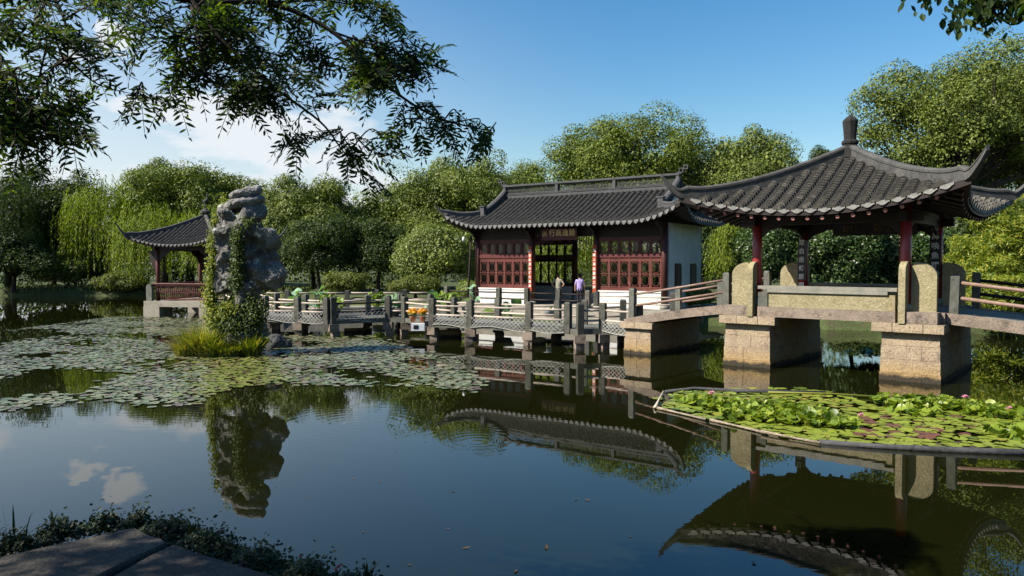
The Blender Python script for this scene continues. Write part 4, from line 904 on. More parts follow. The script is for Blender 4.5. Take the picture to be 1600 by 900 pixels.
lotus('lotus_pot', 'low tub of lotus leaves at the near end of the hall front', (-.4, 34.6, .3), 9, 1.2, .5, 6)
lotus('lime_plant', 'bright lime bush in a tub near the bank walk beside the hall', (-3.5, 41.8, .75), 40, .8, .55, 7, 'limeleaf', .13)
lotus('lime_plant', 'young lime plant at the middle of the bank walk', (-7.6, 41.6, .3), 18, 1.25, .4, 8, 'limeleaf', .15)
lotus('lotus_pot', 'lotus tub standing between the two railings before the white box', (-4.1, 37.5, .3), 8, 1.35, .45, 9)
lotus('white_bowl_plant', 'white glazed bowl with small water plants in front of the hall doorway', (1.9, 34.6, .72), 7, .55, .42, 10, 'limeleaf', .1, 'ceramic')
bx_ = thing('electric_box', 'white box with small dark screen fixed to the bridge edge under the orange flowers', 'box', (-3.95, 30.95, .38))
m = MB(); m.bx(-.28, .28, -.16, .16, 0, .30); m.build('case', M['boxwhite'], bx_); m = MB(); m.bx(-.18, .02, -.172, -.162, .08, .24); m.build('screen', M['screen'], bx_)
m = MB(); m.bx(-.22, .22, -.08, .3, -.06, -.002); m.build('bracket', M['postdark'], bx_)
for x, y, lb, sd in ((-4.2, 31.12, 'terracotta pot of yellow-orange flowers on the bridge edge, farther from the post', 1), (-3.78, 31.05, 'terracotta pot of orange flowers on the bridge edge, right against the post', 2)):
    t = thing('flower_pot', lb, 'flower pot', (x, y, DZ), 0, 'flower pots on the zigzag bridge'); p = MB(); p.lathe([(.09, 0), (.14, .2), (.15, .22), (.12, .22)], n=12); p.build('pot', M['terracotta'], t, True)
    r = np.random.default_rng(sd); b_ = MB(); D = rdir(r, 170, -.2); leaves(b_, D * np.array([.24, .24, .2]) * r.uniform(.5, 1, (170, 1)) + np.array([0, 0, .4]), D + r.normal(size=D.shape) * .5, r.normal(size=D.shape), .075, .06, pointed=False); b_.build('blossoms', M['flower'], t)
    b_ = MB(); leaves(b_, D * np.array([.2, .2, .15]) * r.uniform(.3, 1, (170, 1)) + np.array([0, 0, .3]), D, r.normal(size=D.shape), .1, .05, pointed=False); b_.build('leaves', M['sedge'], t)

# ------------------------------------------------------------------ people
def skin_mesh(V, Ed, Rd, root=0, sub=1):
    me = bpy.data.meshes.new('body'); me.from_pydata(V, Ed, []); o = bpy.data.objects.new('body', me); C.objects.link(o)
    sk = o.modifiers.new('s', 'SKIN'); sk.use_smooth_shade = True
    for i, d in enumerate(me.skin_vertices[0].data): d.radius = Rd[i]; d.use_root = (i == root)
    sb = o.modifiers.new('u', 'SUBSURF'); sb.levels = sub; sb.render_levels = sub
    out_ = bpy.data.meshes.new_from_object(o.evaluated_get(bpy.context.evaluated_depsgraph_get())); bpy.data.objects.remove(o); return out_
def person(label, loc, rz, shirt, elbows, hand_l, hand_r):
    t = thing('person', label, 'person', loc, rz, 'people in the hall')
    V = [(0, 0, .92), (0, 0, 1.12), (0, 0, 1.34), (0, .01, 1.46), (0, -.01, 1.53), (0, -.02, 1.60), (0, -.02, 1.68)]; Rd = [(.16, .115), (.15, .11), (.17, .115), (.10, .08), (.055, .055), (.075, .09), (.06, .075)]
    Ed = [(i, i + 1) for i in range(6)]
    for sx, el, ha in ((-1, elbows[0], hand_l), (1, elbows[1], hand_r)):
        k = len(V); V += [(sx * .19, 0, 1.40), el, ha]; Rd += [(.065, .065), (.042, .042), (.033, .033)]; Ed += [(2, k), (k, k + 1), (k + 1, k + 2)]
        hv = Vector(ha); dr_ = (hv - Vector(el)).normalized(); k2 = len(V); V.append(tuple(hv + dr_ * .07)); Rd.append((.04, .022)); Ed.append((k + 2, k2))
        for j in range(4):
            off = Vector((0, (j - 1.5) * .018, 0)); kk = len(V); V += [tuple(hv + dr_ * .12 + off), tuple(hv + dr_ * (.155 + .012 * (1.5 - abs(j - 1.5))) + off + Vector((-sx * .012, 0, 0)))]; Rd += [(.0095, .0095), (.008, .008)]; Ed += [(k2, kk), (kk, kk + 1)]
        kk = len(V); V.append(tuple(hv + dr_ * .07 + Vector((-sx * .005, -.05, 0)))); Rd.append((.011, .011)); Ed.append((k + 2, kk))
        k = len(V); V += [(sx * .095, 0, .80), (sx * .10, -.01, .46), (sx * .105, .01, .09), (sx * .115, -.13, .04)]; Rd += [(.095, .1), (.06, .062), (.042, .045), (.04, .035)]; Ed += [(0, k), (k, k + 1), (k + 1, k + 2), (k + 2, k + 3)]
    me = skin_mesh(V, Ed, Rd)
    for m_ in (M['skin'], M[shirt], M['trouser']): me.materials.append(m_)
    for p in me.polygons:
        c = p.center; arm = abs(c.x) > .2
        p.material_index = 2 if c.z < .88 and not arm else (1 if (c.z < 1.485 and not arm) or (arm and c.z > 1.18) else 0)
    link('body', me, t)
    h = MB(); h.lathe([(.03, 1.555), (.082, 1.60), (.098, 1.66), (.096, 1.72), (.075, 1.77), (.03, 1.79)], (0, .012, 0), 12); h.build('hair', M['hair'], t, True)
    f_ = MB(); f_.tube([(0, -.105, 1.67), (0, -.128, 1.64)], [.012, .018], 6)
    for sx in (-1, 1): f_.tube([(sx * .082, -.015, 1.60), (sx * .092, -.005, 1.66)], [.016, .02], 6)
    f_.build('face', M['skin'], t)
    return t
p = far(906, 412, 41.9); person('person in a lilac short-sleeved shirt and dark trousers, back turned, arms hanging', (p.x, p.y, HF), R(170), 'purple', [(-.26, .01, 1.14), (.26, .01, 1.14)], (-.27, -.05, .90), (.27, -.05, .90))
p = far(872, 412, 42.6); person('person in a khaki shirt with hands on hips, back turned, in the hall doorway', (p.x, p.y, HF), R(165), 'beige', [(-.37, .05, 1.16), (.37, .05, 1.16)], (-.2, -.04, 1.0), (.2, -.04, 1.0))

# ------------------------------------------------------------------ the rock in the pond
RK = Vector((-9.35, 26.2, 0.0))
def kx(px): return (px - 385) / FPX * 26.2
def kz(py): return CAM_H - (py - 412) / FPX * 26.2
rock_e = []      # px, py, half width px, half height px, y, ry
for px, py, a, b, y, ry in ((352, 338, 17, 17, .0, .42), (390, 333, 20, 13, .1, .4), (378, 362, 38, 22, .05, .62), (409, 374, 25, 20, .0, .5), (352, 365, 17, 30, -.05, .45), (350, 405, 15, 34, -.15, .42), (349, 437, 17, 22, -.2, .4),
                            (372, 400, 20, 40, .15, .55), (396, 398, 23, 34, .1, .5), (412, 405, 12, 26, .1, .4), (420, 432, 23, 22, -.1, .5), (402, 424, 16, 17, -.2, .4), (383, 456, 16, 24, -.35, .36), (372, 450, 14, 20, -.2, .4), (392, 440, 24, 22, .1, .5),
                            (370, 490, 27, 34, .1, .6), (372, 530, 36, 30, .1, .8)):
    rock_e.append((kx(px), y, kz(py), a * .0228, ry, b * .0228))
def boulder_mesh(ells, vox, tex):
    bmx = bmesh.new()
    for i, (x, y, z, a, b, c) in enumerate(ells):
        g = bmesh.ops.create_icosphere(bmx, subdivisions=3, radius=1); rr_ = random.Random(i * 7 + 1)
        Mx = Matrix.Translation((x, y, z)) @ Matrix.Rotation(rr_.uniform(-.35, .35), 4, 'Y') @ Matrix.Diagonal((a, b, c, 1)); bmesh.ops.transform(bmx, matrix=Mx, verts=g['verts'])
    me = bpy.data.meshes.new('rock'); bmx.to_mesh(me); bmx.free(); o = bpy.data.objects.new('rock', me); C.objects.link(o)
    m_ = o.modifiers.new('r', 'REMESH'); m_.mode = 'VOXEL'; m_.voxel_size = vox; m_.use_smooth_shade = False
    for i, (kind, sz, st) in enumerate(tex):
        tx = bpy.data.textures.new('t', kind); tx.noise_scale = sz
        if kind == 'CLOUDS': tx.noise_depth = 4
        d = o.modifiers.new('d%d' % i, 'DISPLACE'); d.texture = tx; d.strength = st; d.mid_level = .5; d.texture_coords = 'LOCAL'
    r_ = bpy.data.meshes.new_from_object(o.evaluated_get(bpy.context.evaluated_depsgraph_get())); bpy.data.objects.remove(o)
    return r_
rk = thing('scholar_rock', 'tall weathered grey limestone rock with pale patches rising from the pond', 'rock', RK)
me = boulder_mesh(rock_e, .045, [('CLOUDS', .5, .34), ('VORONOI', .55, .42), ('CLOUDS', .14, .05)]); me.materials.clear(); me.materials.append(M['rock']); link('body', me, rk)
for px, py, a, b, ry, lb in ((380, 303, 27, 9.5, .45, 'flat top slab'), (377, 318, 33, 10.5, .55, 'broad slab under the top one')):
    me = boulder_mesh([(0, 0, 0, a * .0228, ry, b * .0228), (-.15, 0, -.05, a * .016, ry * .8, b * .022)], .04, [('CLOUDS', .5, .22), ('CLOUDS', .15, .08)]); me.materials.clear(); me.materials.append(M['cap']); o = link('cap_slab', me, rk, (kx(px), .05, kz(py))); o['label'] = lb
bo = boulder_mesh([(0, 0, .12, .42, .4, .42), (.25, .05, .0, .35, .3, .3)], .05, [('CLOUDS', .5, .2)]); bo.materials.clear(); bo.materials.append(M['rockdark']); p = at(427, 545, 0); tag(link('boulder', bo, None, (p.x, p.y + .35, 0)), 'dark wet boulder at the foot of the tall rock on its shaded side', 'boulder')
def creeper(name, label, patches, mat, seed, L=.078):
    r = np.random.default_rng(seed); t = MB(); P = []
    for (px, py, a, b, y, n) in [(*q[:5], int(q[5] * 1.9)) for q in patches]: P.append(np.stack([kx(px) + r.normal(size=n) * a * .0125, y + r.normal(size=n) * .16, kz(py) + r.normal(size=n) * b * .0125], 1))
    P = np.concatenate(P); P[:, 2] = np.maximum(P[:, 2], .05); N = r.normal(size=P.shape) * .7 + np.array([-.3, -1, .5]); leaves(t, P, N, r.normal(size=P.shape) + np.array([0, 0, -1.]), L * r.uniform(.6, 1.4, len(P)), L * .75 * r.uniform(.6, 1.3, len(P)))
    P0 = MB(); o = t.build(name, M[mat]); o.location = RK; tag(o, label, 'creeper', 'creepers on the rock'); return o
creeper('creeper', 'sunlit yellow-green creeper down the bright edge of the rock', [(333, 350, 5, 14, -.1, 110), (334, 385, 7, 22, -.2, 330), (331, 425, 7, 26, -.25, 480), (329, 465, 9, 24, -.3, 620), (340, 500, 14, 20, -.45, 800), (362, 486, 14, 16, -.55, 560), (345, 320, 5, 16, .15, 80)], 'ivy', 1)
creeper('creeper', 'dark green creeper hanging down the middle of the rock face', [(377, 375, 8, 20, -.62, 420), (378, 410, 8, 26, -.62, 620), (374, 440, 9, 18, -.6, 420), (390, 350, 12, 8, -.55, 150), (399, 480, 20, 20, -.6, 520), (402, 500, 13, 22, -.4, 420), (396, 530, 20, 12, -.6, 420), (372, 512, 22, 18, -.75, 620)], 'ivydark', 2)
def sedge(name, label, loc, n, rad, h, seed, mat='sedge', group='sedge tufts at the foot of the rock'):
    r = np.random.default_rng(seed); m = MB()
    for i in range(n):
        a = r.uniform(0, 6.28); q = rad * math.sqrt(r.uniform(0, 1)); b = np.array([math.cos(a) * q, math.sin(a) * q, 0]); d = np.array([math.cos(a) + r.normal() * .5, math.sin(a) + r.normal() * .5, 0]); L = h * r.uniform(.6, 1.25); lean = r.uniform(.15, .75); s = np.array([-d[1], d[0], 0]) * .012
        pts = [b + d * lean * L * t * t + np.array([0, 0, L * (t - .35 * lean * t * t)]) for t in (0, .4, .75, 1)]
        V = []; [V.extend([p - s * w, p + s * w]) for p, w in zip(pts, (1, .9, .6, .1))]; m.add(V, [(0, 1, 3, 2), (2, 3, 5, 4), (4, 5, 7, 6)])
    return tag(link(name, m.mesh(name, M[mat]), None, loc), label, 'grass tuft', group)
for px, py, n, rad, h, lb in ((300, 553, 260, .34, .6, 'small outlying tuft of sedge over the lily pads'), (322, 552, 620, .5, 1.0, 'tall yellow-green sedge tuft at the sunny foot of the rock'), (348, 551, 420, .45, .8, 'dense sedge tuft below the creeper'), (375, 551, 420, .42, .7, 'rounded sedge tuft in the middle of the rock foot'), (408, 550, 380, .36, .75, 'golden sedge tuft beside the dark boulder')):
    p = at(px, py, 0); sedge('sedge_tuft', lb, (p.x, p.y - (.55 if px < 340 else 1.0), 0), int(n * 1.5), rad * .95, h * {300: 1.0, 322: 1.0, 348: .8, 375: .62, 408: .95}[px], px)

# ------------------------------------------------------------------ lily pads
def pad_mesh(seed, mat, curl=.02):
    r = np.random.default_rng(seed); k = 15; a = np.linspace(.18, 6.283 - .18, k) + r.normal(size=k) * .02; q = 1 + .05 * np.cos(3 * a + r.uniform(0, 6)) ; z = curl * np.cos(2 * a + r.uniform(0, 6)) + curl
    m = MB(); V = [(.06, 0, 0)] + [(q[i] * math.cos(a[i]), q[i] * math.sin(a[i]), z[i]) for i in range(k)]
    m.add(V, [(0, i + 1, i + 2) for i in range(k - 1)]); V2 = [(x, y, zz - .03) for x, y, zz in V]; m.add(V2, [(0, i + 2, i + 1) for i in range(k - 1)]); return m.mesh('lily_pad', M[mat])
RAFT = [(1032, 633), (1050, 613), (1150, 611), (1290, 614), (1345, 634), (1420, 640), (1610, 640), (1610, 703), (1450, 698), (1275, 688), (1150, 664)]
PA_ = [[(0, 497), (150, 492), (330, 500), (330, 522), (200, 524), (60, 512), (0, 515)],
       [(0, 540), (100, 528), (230, 530), (280, 548), (430, 552), (440, 528), (560, 524), (640, 545), (700, 562), (755, 598), (740, 610), (640, 602), (540, 600), (430, 598), (330, 612), (300, 632), (180, 632), (130, 622), (150, 600), (230, 582), (110, 572), (0, 590)],
       [(0, 630), (50, 621), (100, 618), (125, 629), (60, 638), (0, 641)]]
r = np.random.default_rng(12)
pads = []
def fill(polys, dmin, smin, smax, x0, x1, y0, y1, cover, kind, mask=None):
    n = int((x1 - x0) * (y1 - y0) * cover / (math.pi * ((smin + smax) / 2) ** 2) * 6); X = r.uniform(x0, x1, n); Y_ = r.uniform(y0, y1, n); px, py = proj(np.stack([X, Y_, np.zeros(n)], 1)); ok = np.zeros(n, bool)
    for q in polys: ok |= inpoly(px + r.normal(size=n) * 7, py + r.normal(size=n) * 2.5, q)
    den = np.sin(X * 1.1 + 1.7 * np.sin(Y_ * .6)) * np.sin(Y_ * .9 + X * .35) * .5 + .5; ok &= r.uniform(size=n) < (.35 + .9 * den if kind == 'raft' else np.clip(1.9 * den - .2, 0.03, 1))
    cell = {}
    for x, y in zip(X[ok], Y_[ok]):
        s = r.uniform(smin, smax); c = (int(x / .5), int(y / .5)); good = True
        for i in (-1, 0, 1):
            for j in (-1, 0, 1):
                for (a, b, q) in cell.get((c[0] + i, c[1] + j), ()):
                    if (a - x) ** 2 + (b - y) ** 2 < ((q + s) * dmin) ** 2: good = False
        if good: cell.setdefault(c, []).append((x, y, s)); pads.append((x, y, s, kind))
fill([RAFT], .56, .09, .17, 3.0, 11, 12, 19.5, .9, 'raft'); fill(PA_, .66, .075, .14, -24, 1, 15, 44, .75, 'open')
PADM = {'raft': [pad_mesh(i, 'padbright', .03) for i in range(4)] + [pad_mesh(9, 'padmaroon', .04)], 'open': [pad_mesh(20 + i, 'pad', .03) for i in range(5)]}
pads.sort(key=lambda p: -p[2] ** 2 / p[1] ** 3)
rest = MB(); restb = MB(); npad = 0
def maroon(x, y):
    px, py = proj((x, y, 0)); return (1180 < px < 1300 and 615 < py < 632) or (1330 < px < 1520 and 650 < py < 684)
for (x, y, s, kd) in pads:
    z = .006 + r.uniform(0, .012)
    if npad < 290:
        me = PADM[kd][r.integers(4)] if kd == 'raft' and not (maroon(x, y) and r.uniform() < .4) else PADM[kd][-1] if kd == 'raft' else PADM[kd][r.integers(5)]
        o = link('lily_pad', me, None, (x, y, z)); o.scale = (s, s, s); o.rotation_euler = (r.normal() * .05, r.normal() * .05, r.uniform(0, 6.28))
        tag(o, 'round bright green or maroon lily pad lying flat in the framed lily bed' if kd == 'raft' else 'round dull green lily pad floating loose on the open pond', 'lily pad', 'lily pads in the framed bed' if kd == 'raft' else 'loose lily pads on the open pond'); npad += 1
    else:
        k = 10; a = np.linspace(.2, 6.08, k) + r.uniform(0, 6.28); tl_ = r.normal(size=2) * .03; V = [(x, y, z + .002)] + [(x + s * math.cos(q), y + s * math.sin(q), z + .004 + s * (tl_[0] * math.cos(q) + tl_[1] * math.sin(q)) + .012 * r.uniform()) for q in a]
        ppx, ppy = proj((x, y, 0)); rest.mi = int(abs(ppx + r.normal() * 30 - 385) < 75 and ppy > 548)
        (rest if kd == 'open' else restb).add(V, [(0, i + 1, i + 2) for i in range(k - 1)])
if rest.n: tag(rest.build('lily_pads', [M['pad'], M['padolive']]), 'mass of small dull green lily pads spread over the pond round the rock', 'lily pads', kind='stuff')
if restb.n: tag(restb.build('lily_pads', M['padbright']), 'remaining small bright pads filling the framed lily bed', 'lily pads', kind='stuff')
# raised leaves of the framed bed, in plants
def lily_plant(label, loc, n, rad, h, seed):
    r = np.random.default_rng(seed); m = MB(); st = MB(); t = thing('water_lily', label, 'water lily', loc, 0, 'raised water lilies in the framed bed')
    for i in range(n):
        a = r.uniform(0, 6.28); q = rad * math.sqrt(r.uniform(0, 1)); c = Vector((math.cos(a) * q, math.sin(a) * q, h * r.uniform(.25, 1.0))); R_ = r.uniform(.055, .105); nrm = (Vector((0, 0, 1)) + Vector(r.normal(size=3)) * .55).normalized(); u = nrm.orthogonal().normalized(); v = nrm.cross(u); k = 11; f0 = r.uniform(.0, .5); b0 = r.uniform(0, 6.28)
        V = [c] + [c + (u * math.cos(g) + v * math.sin(g)) * R_ + nrm * R_ * (f0 * abs(math.sin(g - b0)) + .06 * math.sin(3 * g)) for g in np.linspace(.15, 6.13, k)]
        m.add([tuple(x) for x in V], [(0, j + 1, j + 2) for j in range(k - 1)]); st.tube([(c.x * .8, c.y * .8, -.05), c], .005, 4, cap=False)
    m.build('leaves', M['lilyleaf'], t, True); st.build('stems', M['sedge'], t)
for i, (px, py, n, rad, h, lb) in enumerate(((1092, 630, 26, .42, .16, 'water lily leaves crowding the tip of the framed bed, by the two pink flowers'), (1128, 640, 34, .42, .2, 'raised water lily leaves just past the flowers at the bed tip'), (1168, 640, 34, .42, .22, 'raised water lily leaves at the back of the near clump'), (1165, 654, 36, .40, .22, 'raised water lily leaves along the pale pole, first third'), (1205, 655, 40, .42, .24, 'tall folded water lily leaves in the middle of the near clump'), (1222, 642, 32, .4, .2, 'raised water lily leaves below the maroon pads at the back'), (1250, 661, 40, .42, .24, 'tall folded water lily leaves near the end of the pale pole'), (1295, 665, 36, .4, .2, 'raised water lily leaves where the near clump thins out'), (1275, 650, 26, .4, .14, 'low water lily leaves between near clump and open pads'),
                                          (1400, 632, 34, .45, .22, 'raised water lily leaves at the start of the far clump'), (1440, 635, 36, .45, .24, 'raised water lily leaves of the far clump in front of the pier'), (1485, 638, 36, .45, .24, 'raised water lily leaves round the pale pink flower'), (1530, 645, 36, .45, .22, 'raised water lily leaves of the far clump before the ramp'), (1575, 652, 36, .45, .2, 'raised water lily leaves of the far clump at the picture edge'), (1430, 645, 26, .45, .16, 'low front leaves of the far clump'), (1590, 682, 26, .4, .14, 'low water lily leaves near the corner of the dark pole'))):
    p = at(px, py, 0); lily_plant(lb, (p.x, p.y, 0), int(n * 2.7), rad * 1.22, h * .8, 40 + i)
def lily_flower(label, px, py, z, s, seed):
    p = at(px, py, z); t = thing('water_lily_flower', label, 'flower', (p.x, p.y, 0), 0, 'water lily flowers in the framed bed'); r = np.random.default_rng(seed); m = MB()
    P_, N_, A_ = [], [], []
    for ring, n, el, L in ((0, 8, .35, 1), (1, 7, .8, .9), (2, 5, 1.2, .75)):
        for i in range(n):
            a = i / n * 6.283 + ring * .4; d = np.array([math.cos(a) * math.cos(el), math.sin(a) * math.cos(el), math.sin(el)]); P_.append(d * s * .55 * L); A_.append(d); N_.append(np.cross(d, [-math.sin(a), math.cos(a), 0]))
    leaves(m, np.array(P_), np.array(N_), np.array(A_), s, s * .38, fold=.12); o = m.build('petals', M['pink'], t); o.location = (0, 0, z)
    m = MB(); m.lathe([(.002, z - .0), (s * .2, z + s * .1), (s * .15, z + s * .3), (.004, z + s * .34)], n=8); m.build('stamens', M['yolk'], t); m = MB(); m.tube([(0, .02, -.1), (0, 0, z)], .008, 5); m.build('stem', M['sedge'], t)
for a in (('deep pink water lily flower at the tip of the framed bed, taller of the two', 1112, 617, .14, .12, 1), ('pale pink water lily flower beside the taller one at the bed tip', 1119, 623, .08, .10, 2), ('pale pink water lily flower standing tall over the far clump', 1508, 622, .30, .09, 3), ('small pink water lily flower low in the far clump by the ramp', 1577, 640, .12, .09, 4), ('small maroon-pink water lily bud among the open pads in the middle', 1345, 650, .12, .08, 5)): lily_flower(*a)
def pole(name, label, pts, r0, mat, group='floating poles framing the lily bed'):
    m = MB(); Q = [at(*p) for p in pts]; o = Q[0].copy(); rr_ = np.random.default_rng(len(pts)); R_ = [r0 * (1 + .12 * rr_.normal()) for _ in Q]; m.tube([q - o for q in Q], R_, 8); return tag(link(name, m.mesh(name, M[mat], True), None, o), label, 'pole', group)
pole('floating_pole', 'bleached bamboo pole along the near edge of the lily bed, at its tip', [(1022, 636, .03), (1060, 645, .03), (1103, 655, .03)], .028, 'oldpole')
pole('floating_pole', 'bleached bamboo pole along the near edge of the lily bed, middle piece', [(1110, 656, .025), (1150, 665, .03), (1200, 677, .03)], .027, 'oldpole')
pole('floating_pole', 'bleached bamboo pole along the near edge of the lily bed, joined to the dark pipe', [(1190, 674, .05), (1235, 683, .045), (1282, 692, .04)], .027, 'oldpole')
pole('floating_pole', 'dark floating pipe continuing the near edge of the lily bed', [(1280, 691, .02), (1360, 697, .03), (1450, 702, .03), (1550, 706, .03), (1640, 709, .03)], .06, 'rockdark')
pole('floating_pole', 'dark pole closing the back of the lily bed by its tip', [(1040, 612, .03), (1085, 607, .05), (1150, 611, .04), (1290, 614, .03)], .045, 'rockdark')
pole('floating_pole', 'thin pole across the back of the lily bed under the pavilion piers', [(1200, 613, .06), (1300, 615, .05), (1385, 621, .04)], .025, 'sedge')
pole('floating_pole', 'short pale stick closing the tip of the lily bed', [(1024, 636, .05), (1030, 624, .09), (1037, 612, .06)], .03, 'bamboo')
for px, py, lb, n in ((1352, 551, 'small patch of yellow pads in the shade between the two piers', 9), (1500, 557, 'small raft of pads on the water under the sloping ramp', 8)):
    p = at(px, py, 0); m = MB(); q = np.random.default_rng(px)
    for i in range(n):
        c = q.normal(size=2) * np.array([.45, .3]); k = 9; a = np.linspace(.2, 6.08, k) + q.uniform(0, 6.28); s = q.uniform(.12, .22); m.add([(c[0], c[1], .02)] + [(c[0] + s * math.cos(g), c[1] + s * math.sin(g), .02 + .1 * q.uniform()) for g in a], [(0, j + 1, j + 2) for j in range(k - 1)])
    tag(link('lily_patch', m.mesh('lily_patch', M['padbright']), None, p), lb, 'water plant')
# leaves and scraps drifting on the open water
lp_ = MB(); lp_.add([(-.5, 0, 0), (-.2, .17, .05), (.2, .14, .06), (.55, 0, .12), (.2, -.13, .02), (-.2, -.16, .0), (0, 0, -.02)], [(6, 0, 5), (6, 5, 4), (6, 4, 3), (6, 3, 2), (6, 2, 1), (6, 1, 0)]); lm = lp_.mesh('floating_leaf', M['deadleaf'])
for i, (px, py, s) in enumerate(((552, 748, .06), (593, 753, .06), (708, 767, .08), (665, 690, .05), (567, 831, .05), (728, 856, .10), (854, 855, .12), (640, 882, .06), (900, 780, .07), (918, 781, .09), (480, 778, .05), (1178, 880, .09), (985, 838, .05), (806, 892, .09), (700, 826, .05), (620, 705, .06), (345, 797, .06), (430, 760, .04))):
    o = link('floating_leaf', lm, None, at(px, py, .008)); o.scale = (s, s, s); o.rotation_euler = (0, 0, i * 1.3)
    tag(o, 'ochre fallen leaf floating on the open water near the picture foot' if i == 6 else 'large dark fallen leaf floating beside the ochre one' if i == 5 else 'tiny dark fallen leaf drifting on the open water', 'leaf', 'fallen leaves floating on the water')

# ------------------------------------------------------------------ trees and shrubs
def X_(px, Y): return (px - 800) / FPX * Y
def Z_(py, Y): return CAM_H + (412 - py) / FPX * Y
def bt(name, label, px, Y, top, wpx, bottom, seed, mat='broad', **k):
    rx = wpx / FPX * Y; return broad_tree(name, label, X_(px, Y), Y, Z_(top, Y), rx, Z_(bottom, Y), ry=k.pop('ry', rx * .85), mat=mat, seed=seed, **k)
bt('camphor_tree', 'big round-topped camphor tree above the two left willows, behind the far pavilion', 298, 82, 243, 122, 425, 1, 'camphor', clump=1.3, leaf=.34, nl=120)
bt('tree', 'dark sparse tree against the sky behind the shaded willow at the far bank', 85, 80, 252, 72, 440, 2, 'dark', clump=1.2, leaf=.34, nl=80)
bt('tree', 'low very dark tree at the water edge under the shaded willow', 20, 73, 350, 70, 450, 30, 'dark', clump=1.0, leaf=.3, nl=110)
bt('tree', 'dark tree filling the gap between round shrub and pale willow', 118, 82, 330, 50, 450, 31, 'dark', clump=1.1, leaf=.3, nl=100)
willow('willow', 'shaded willow at the far bank, cut by the picture edge', X_(12, 74), 74, Z_(272, 74), 3.8, 1.6, 3, 'dark', 420)  # leaves coloured dark to imitate the shade on this willow
willow('willow', 'tall pale willow on the far bank beside the round camphor tree', X_(168, 75), 75, Z_(272, 75), 4.2, 1.4, 4, 'willow', 560, wid=.07)
willow('willow', 'bright yellow-green willow right behind the far pavilion', X_(255, 74), 74, Z_(318, 74), 5.4, 1.4, 5, 'willow', 620, wid=.065)
willow('willow', 'willow behind the far pavilion roof, half hidden by the rock', X_(335, 71), 71, Z_(325, 71), 3.6, 2.0, 6, 'willow', 380, wid=.065)
bt('shrub', 'round olive shrub on the far bank below the dark sparse tree', 108, 74.5, 388, 44, 452, 7, 'olive', clump=.7, leaf=.24, nl=120, cat='shrub', group='shrubs on the banks')
bt('shrub', 'low dark shrub under the pale willow by the water', 190, 73.5, 425, 40, 458, 8, 'olive', clump=.6, leaf=.22, nl=90, cat='shrub', group='shrubs on the banks')
bt('tree', 'slender light green tree immediately beside the rock', 440, 66, 288, 50, 452, 9, 'broad', clump=.9, leaf=.27)
bt('tree', 'feathery crowned green tree between rock and dark grove', 490, 68, 272, 66, 430, 10, 'broad', clump=1.0, leaf=.27)
bt('tree', 'shaded tree with visible trunk in the dark grove, nearer the rock', 500, 60, 335, 62, 440, 11, 'dark', clump=.95, leaf=.25)  # grove shade put into the dark leaf colour
bt('tree', 'green tree under the hanging leaf spray', 565, 70, 293, 72, 430, 12, 'broad', clump=1.0, leaf=.27)
bt('tree', 'dark tree at the middle of the shaded grove', 592, 61, 340, 62, 440, 13, 'dark', clump=1.0, leaf=.25)  # dark leaf colour again imitates the grove's shade
bt('tree', 'mid green tree between the grove and the large tree behind the hall', 640, 73, 285, 62, 430, 14, 'broad', clump=1.0, leaf=.27)
bt('tree', 'large green tree rising behind the upswept end of the hall roof', 735, 66, 238, 112, 430, 15, 'broad', clump=1.25, leaf=.28, nl=125)
bt('tree', 'rounded pale green tree beside the hall, low to the ground', 684, 54, 345, 60, 452, 16, 'pale', clump=.85, leaf=.22, nl=125)
bt('tree', 'small distant tree top between the two large trees behind the hall', 838, 86, 252, 60, 400, 17, 'broad', clump=1.1, leaf=.3)
bt('camphor_tree', 'tallest camphor tree behind the middle of the hall roof', 975, 72, 176, 124, 400, 18, 'camphor', clump=1.35, leaf=.30, nl=125)
bt('tree', 'broad green tree behind the hall roof end and the near pavilion roof', 1165, 68, 191, 106, 400, 19, 'broad', clump=1.25, leaf=.29, nl=120)
bt('tree', 'small far tree top showing just beside the pavilion finial', 1285, 86, 226, 20, 330, 20, 'dark', clump=.7, leaf=.28)
willow('willow', 'small bright willow between the white hall wall and the near pavilion', X_(1143, 46), 46, Z_(338, 46), 1.35, 1.3, 21, 'willow', 260, leaf=.22, wid=.045, dens=.11)
willow('willow', 'sunlit willow seen through the open doorway of the hall', X_(880, 56), 56, Z_(345, 56), 2.8, 1.3, 22, 'willow', 420, leaf=.26, wid=.055)
willow('willow', 'second willow behind the hall lattice, beside the one in the doorway', X_(960, 57), 57, Z_(350, 57), 3.2, 1.3, 36, 'willow', 300, leaf=.26, wid=.055)
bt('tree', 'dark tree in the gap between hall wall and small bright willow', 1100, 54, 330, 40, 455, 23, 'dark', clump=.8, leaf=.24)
# thick camellia shrubs behind the near pavilion
for i, (px, Y, w, top, bot, lb) in enumerate(((1200, 39, 42, 335, 462, 'glossy camellia shrub between willow and pavilion back column'), (1262, 38.5, 46, 325, 468, 'glossy camellia shrub behind the back column with characters'), (1330, 37.8, 52, 322, 470, 'glossy camellia shrub behind the middle of the near pavilion'), (1400, 38.2, 50, 330, 470, 'glossy camellia shrub behind the red front column of the near pavilion'), (1450, 37.6, 40, 345, 470, 'dark camellia shrub by the back column near the bamboo'))):
    bt('camellia_shrub', lb, px, Y, top, w, bot, 50 + i, 'hedge', clump=.6, leaf=.19, jit=.7, nl=150, ncl=190, cat='shrub', group='camellia shrubs behind the near pavilion')
broad_tree('tree', 'tall open-branched tree towering over the near pavilion roof', X_(1505, 47), 47, Z_(48, 47), 6.6, Z_(350, 47), 5.5, 'broad', 24, 1.0, ncl=250, nl=130, leaf=.24, sparse=True, trunk_r=.35)
